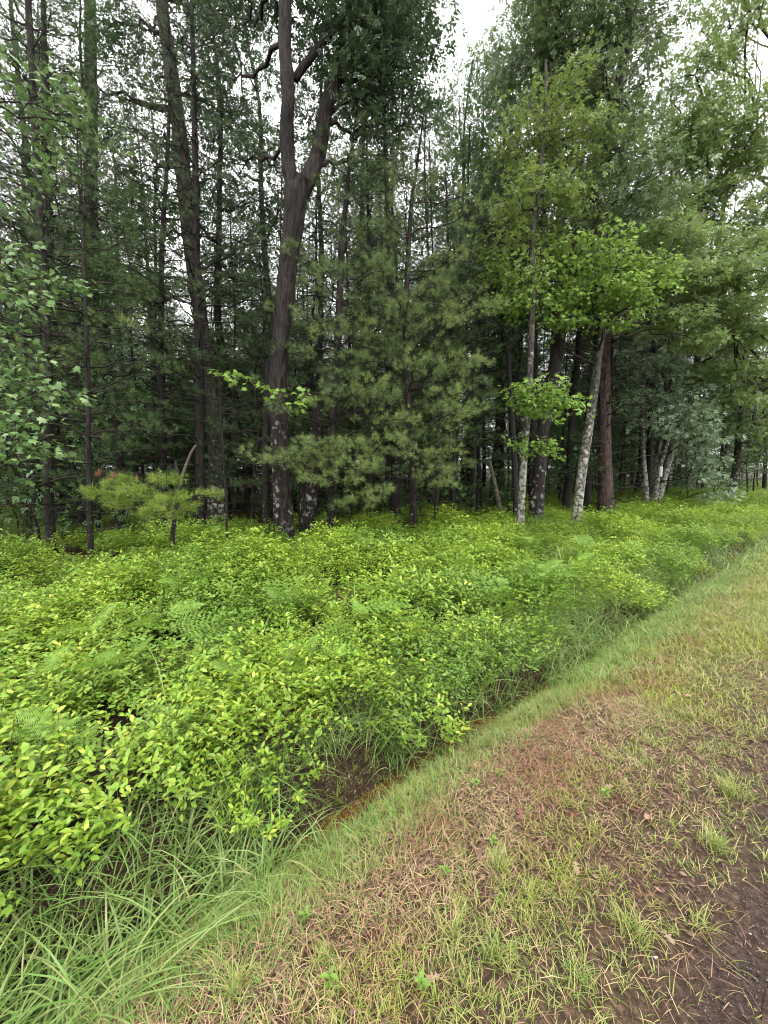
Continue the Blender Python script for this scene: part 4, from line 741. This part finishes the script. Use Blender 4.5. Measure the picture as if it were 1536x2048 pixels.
# maple at the left edge: trunk outside the frame, branches reaching in
P, r = px_trunk([(-160, 1200, 20), (-165, 900, 18), (-160, 600, 16), (-150, 300, 12), (-140, 100, 8)], 4.8); tP, tr_ = interp_tr(P, r); org = P[0]
bl = [B(50, 560, 4.8, .6, .2, .7), B(10, 480, 4.8, .5, .25, .5), B(90, 610, 4.9, .4, .12, .9), B(30, 750, 4.4, .4, .3, 1.5), B(30, 860, 4.2, .35, .3, 1.5), B(60, 910, 4.3, .35, .2, 1.5), B(120, 770, 4.8, .16, .3, 4), B(60, 200, 5.6, .8, .4, .45), B(110, 240, 5.6, .7, .3, .5), B(0, 330, 5.2, .7, .4, .5), B(-60, 650, 4.5, .5, .3, .8), B(140, 230, 5.6, .4, .2, .6)]
br, lf = broad_crown(tP, tr_, bl, MAPLE, .072, 60, 15, .2, .05, .5, .02)
V, T = lf.arrays(); nv = len(MAPLE[0]); nl = len(V)//nv; cen = V.reshape(nl, nv, 3)
near = np.argsort(np.linalg.norm(cen.mean(1)-[0, 0, EYE], axis=1)+np.where(cen[:, 0, 0] < -cen[:, 0, 1]*.97, 9, 0))[:300]; rest = np.setdiff1d(np.arange(nl), near)
rt = mk_tree('maple_tree', 'maple at the left edge whose lobed green leaves hang into the picture', 'tree', P, r, M['bark_grey'], [('twigs', br, M['twig'])], 12, 0, .05, 20)
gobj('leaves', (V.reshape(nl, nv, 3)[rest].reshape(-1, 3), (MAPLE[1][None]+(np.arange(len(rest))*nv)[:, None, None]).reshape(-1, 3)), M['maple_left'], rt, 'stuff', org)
def leaf_parts(cen, idx, root, org, mat):
    me = mesh('leaf', MAPLE[0], MAPLE[1], mat); A = MAPLE[0]
    for i in idx:   # recover each leaf's own frame from its vertices
        W = cen[i]; b = W[1]; sol, *_ = np.linalg.lstsq(A, W-b, rcond=None); m = Matrix(sol.T.tolist()).to_4x4(); m.translation = Vector((b-org).tolist()); o = link('leaf', me, root); o.matrix_local = m
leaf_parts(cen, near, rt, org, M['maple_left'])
# maple sapling in front of the oak
P, r = px_trunk([(455, 1110, 5), (452, 1000, 4), (446, 900, 4), (440, 800, 3), (438, 760, 2)], 7.0); tP, tr_ = interp_tr(P, r); org = P[0]
bl = [B(480, 755, 6.6, .3, .1, 3), B(450, 745, 6.8, .18, .08, 4), B(560, 790, 6.6, .26, .09, 3), B(600, 785, 6.6, .2, .1, 4), B(520, 770, 6.6, .16, .07, 4), B(582, 810, 6.7, .16, .06, 4)]
br, lf = broad_crown(tP, tr_, bl, MAPLE, .095, 45, 4, .14, .05, .4, .008, .1)
V, T = lf.arrays(); nl = len(V)//nv; cen = V.reshape(nl, nv, 3)
rt = mk_tree('maple_sapling', 'maple sapling with lit yellow-green leaves crossing in front of the forked oak', 'tree', P, r, M['bark_pine'], [('twigs', br, M['twig'])], 6, 0, .02, 21); leaf_parts(cen, range(nl), rt, org, M['maple_bright'])
print('sapling leaves', nl)
# fallen branches on the wood's floor
for k, (a, b, Y, w_, lab) in enumerate((((930, 1068), (1045, 1010), 10.6, .035, 'fallen dark branch slanting up to the right, left of the spotted maple'), ((925, 1040), (1010, 1072), 10.9, .045, 'fallen log sloping down to the right behind the bed'), ((950, 1075), (1060, 1060), 10.2, .03, 'fallen branch lying low at the foot of the spotted maple'), ((780, 1040), (850, 1075), 9.4, .03, 'fallen lichen-spotted branch under the bushy young pine'), ((40, 1030), (240, 1055), 9.5, .025, 'long fallen branch among the pines at far left'))):
    p0 = at(*a, Y+.5); p1 = at(*b, Y); g = Geo(); _, _, Pq, rq = limb_batch(p0[None], p1[None], w_, w_*.4, .05, 8, 6, .03); V, T = tubes(Pq, rq, 6); g.add(V, T)
    i = rng.integers(2, 8, 9); e = Pq[0][i]+rng.normal(size=(9, 3))*.35; e[:, 2] = np.maximum(e[:, 2], Pq[0][i][:, 2]-.1); V, T, _, _ = limb_batch(Pq[0][i], e, w_*.35, .003, 0, 4, 4, .05); g.add(V, T)
    o = gobj('fallen_branch', g, M['bark_far'], None, None, p0, True); o.location = tuple(p0); tag(o, lab, 'branch')

# ------------------------------------------------------------------ the wood behind: individual trees copied from a few of each kind
def generic_pine(seed, H, d, live0, Lmax, dens, nb=5, lean=.3, whorl=.5):
    global rng
    k = rng; rng = np.random.default_rng(seed); n = 9; z = np.linspace(-.1, H, n); P = np.stack([np.cumsum(rng.normal(size=n)*.06)+lean*z/H*rng.normal()*.8, np.cumsum(rng.normal(size=n)*.06), z], 1); P -= P[0]*[1, 1, 0]; r = np.linspace(d/2, .012, n)**1.0
    tP, tr_ = interp_tr(P, r, 60); br, nd = pine_parts(tP, tr_, live0, Lmax=Lmax, dens=dens, nb=nb, whorl=whorl, needle=.12, tpl=TUFT_B); V, T, _, _ = trunk_geo(P, r, 10, .06, seed, 3); rng = k
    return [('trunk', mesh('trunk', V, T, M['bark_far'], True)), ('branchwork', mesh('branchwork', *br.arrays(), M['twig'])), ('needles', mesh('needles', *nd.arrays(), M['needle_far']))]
def generic_broad(seed, H, d, c0, mat, R_=2.2, nblob=11, size=.14, spr=11):
    global rng
    k = rng; rng = np.random.default_rng(seed); n = 9; z = np.linspace(-.1, H*.95, n); P = np.stack([np.cumsum(rng.normal(size=n)*.10), np.cumsum(rng.normal(size=n)*.10), z], 1); P -= P[0]*[1, 1, 0]; r = np.linspace(d/2, .02, n)
    tP, tr_ = interp_tr(P, r); bl = []
    for i in range(nblob):
        u = (i+.5)/nblob; zz = c0+(H-c0)*u; a = i*2.4+rng.uniform(-.5, .5); q = R_*(1-u*.6)*rng.uniform(.35, .8); bl.append((np.array([math.cos(a)*q, math.sin(a)*q, zz]), (R_*.55*(1.1-u*.5),)*2+(R_*.36,), .9))
    br, lf = broad_crown(tP, tr_, bl, STAR3, size, spr, 24, .45, .15, .3, .05); V, T, _, _ = trunk_geo(P, r, 10, .06, seed, 3); rng = k
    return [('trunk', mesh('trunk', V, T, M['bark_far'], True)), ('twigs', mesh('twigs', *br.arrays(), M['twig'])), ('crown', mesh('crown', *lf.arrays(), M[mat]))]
KINDS = {'pole': [generic_pine(201, 9.5, .10, 1.4, 1.7, .8, 5), generic_pine(202, 11, .12, 2.6, 1.8, .8, 5), generic_pine(203, 7, .08, .9, 1.6, .9, 5)],
         'pine': [generic_pine(211, 17, .30, 5.5, 2.6, .7), generic_pine(212, 15, .24, 4, 2.4, .7), generic_pine(213, 14, .2, 2.5, 2.4, .7)],
         'broad': [generic_broad(221, 15, .24, 6, 'back'), generic_broad(222, 17, .30, 7.5, 'oak', 2.6, 12), generic_broad(223, 11, .14, 3.5, 'back', 1.8, 9, .13), generic_broad(224, 8, .09, 1.6, 'back', 1.7, 9, .12, 14)],
         'low': [generic_broad(231, 4.5, .05, .5, 'back', 1.4, 8, .11, 14), generic_broad(232, 3.4, .04, .3, 'back', 1.2, 7, .11, 14)]}
NAMES = {'pole': ('pine_tree', 'thin shaded pole pine'), 'pine': ('pine_tree', 'tall shaded pine'), 'broad': ('broadleaf_tree', 'shaded broadleaf tree'), 'low': ('understory_tree', 'low leafy understory tree')}
taken = [np.array(u_) for u_ in used]; placed = []
SECT = [(110, 'behind the left-edge maple leaves'), (190, 'behind the straight dark pine'), (300, 'behind the slender young pine'), (420, 'behind the lichen-flecked pine'), (540, 'between the grey trunk and the forked oak'), (640, 'behind the forked oak'), (730, 'behind the feathery young pine'), (840, 'behind the bushy central pine'), (930, 'right of the bushy central pine'), (1030, 'left of the spotted maple'), (1110, 'behind the dark leaning oak'), (1195, 'behind the pale leaning maple'), (1280, 'behind the big brown pine'), (1400, 'behind the multi-stemmed cluster'), (9999, 'behind the slim far-right tree')]
ORD = ['nearest', 'second-nearest', 'third-nearest', 'fourth-nearest', 'fifth-nearest', 'sixth-nearest', 'seventh-nearest', 'eighth-nearest', 'ninth-nearest', 'tenth-nearest', 'eleventh-nearest', 'twelfth-nearest']
rp_ = np.random.default_rng(77); tries = 0; first_crowns = {}
for px, y, v, k_ in ((885, 17.5, 0, 1.22), (935, 19, 1, 1.12), (985, 17, 0, 1.12), (1030, 19.5, 1, 1.2), (910, 23, 1, 1.25), (1000, 24, 0, 1.5), (860, 15, 2, 1.3), (960, 15, 2, 1.25)):
    placed.append(((px-768)/F*y, y, px, 'broad', v, k_, px*1.7))
while len(placed) < 250 and tries < 20000:
    tries += 1; y = rp_.uniform(8, 30); x = rp_.uniform(-1.12, 1.12)*y; s_, t_ = st(x, y)
    tmin = np.interp(s_, [0, 4, 9, 20, 28, 40], [9.5, 9, 7, 6, 4.4, 4.2])
    if t_ < tmin or t_ > 26: continue
    md_ = 1.0 if y < 18 else 1.3
    if any((x-u_[0])**2+(y-u_[1])**2 < .9 for u_ in taken) or any((x-u_[0])**2+(y-u_[1])**2 < md_**2 for u_ in placed): continue
    px = 768+F*x/y
    kd = rp_.choice(['pole', 'pine', 'broad', 'low'], p=[.42, .14, .26, .18] if px < 1000 else [.32, .08, .38, .22])
    v = int(rp_.integers(0, len(KINDS[kd])))
    if 840 < px < 1060 and kd in ('pine', 'broad') and y < 16: kd = 'pole'; v = int(rp_.integers(0, 3))      # lower growth under the gap of sky
    if 840 < px < 1060 and y >= 16 and kd == 'broad' and rp_.random() < .6: v = int(rp_.integers(0, 2))
    if px < 540 and kd == 'broad' and v < 2 and rp_.random() < .5: kd = 'pole'; v = int(rp_.integers(0, 3))
    placed.append((x, y, px, kd, v, rp_.uniform(.85, 1.15), rp_.uniform(0, 6.28)))
cnt_ = {}
for x, y, px, kd, v, sca, rz in sorted(placed, key=lambda q_: q_[1]):
    nm, lb = NAMES[kd]; sect = next(b_ for a_, b_ in SECT if px < a_); c_ = cnt_[(kd, sect)] = cnt_.get((kd, sect), -1)+1
    r_ = thing(nm, f'{ORD[min(c_, 11)]} {lb} {sect}', 'tree', (x, y, float(gh(x, y))), lb+'s of the wood'); r_.rotation_euler = (rp_.normal()*.03, rp_.normal()*.03, rz); r_.scale = (sca,)*3
    for pn, me in KINDS[kd][v]:
        o = link(pn, me, r_, None if pn == 'trunk' else 'stuff')
        if pn in ('crown', 'needles'): first_crowns[(kd, v)] = o
print('placed', len(placed), 'tries', tries)
# the far wood as one mass
fk = list(first_crowns); fc = [first_crowns[k_] for k_ in fk]; n = 1000; y = rng.uniform(20, 75, n*3); x = rng.uniform(-1.3, 1.3, n*3)*y; s_, t_ = st(x, y); k = (t_ > np.where(s_ < 25, 20, 8)); x, y = x[k][:n], y[k][:n]; n = len(x)
ix = rng.integers(0, len(fc), n); lowk = np.array([k_[0] in ('low',) or k_ in (('pole', 0), ('pole', 2), ('broad', 3)) for k_ in fk]); dz = np.where(lowk[ix], 0, rng.uniform(0, 3.5, n))
gn_scatter('far_woods', np.stack([x, y, gh(x, y)-dz], 1), np.stack([0*x, 0*x, rng.uniform(0, 6.28, n)], 1), rng.uniform(.85, 1.25, n), ix, fc, 'far mass of dark woodland closing the view between the trunks', 'woods')
tot = sum(len(m_.polygons) for m_ in bpy.data.meshes); print('TRIS', tot, 'objects', len(bpy.data.objects))
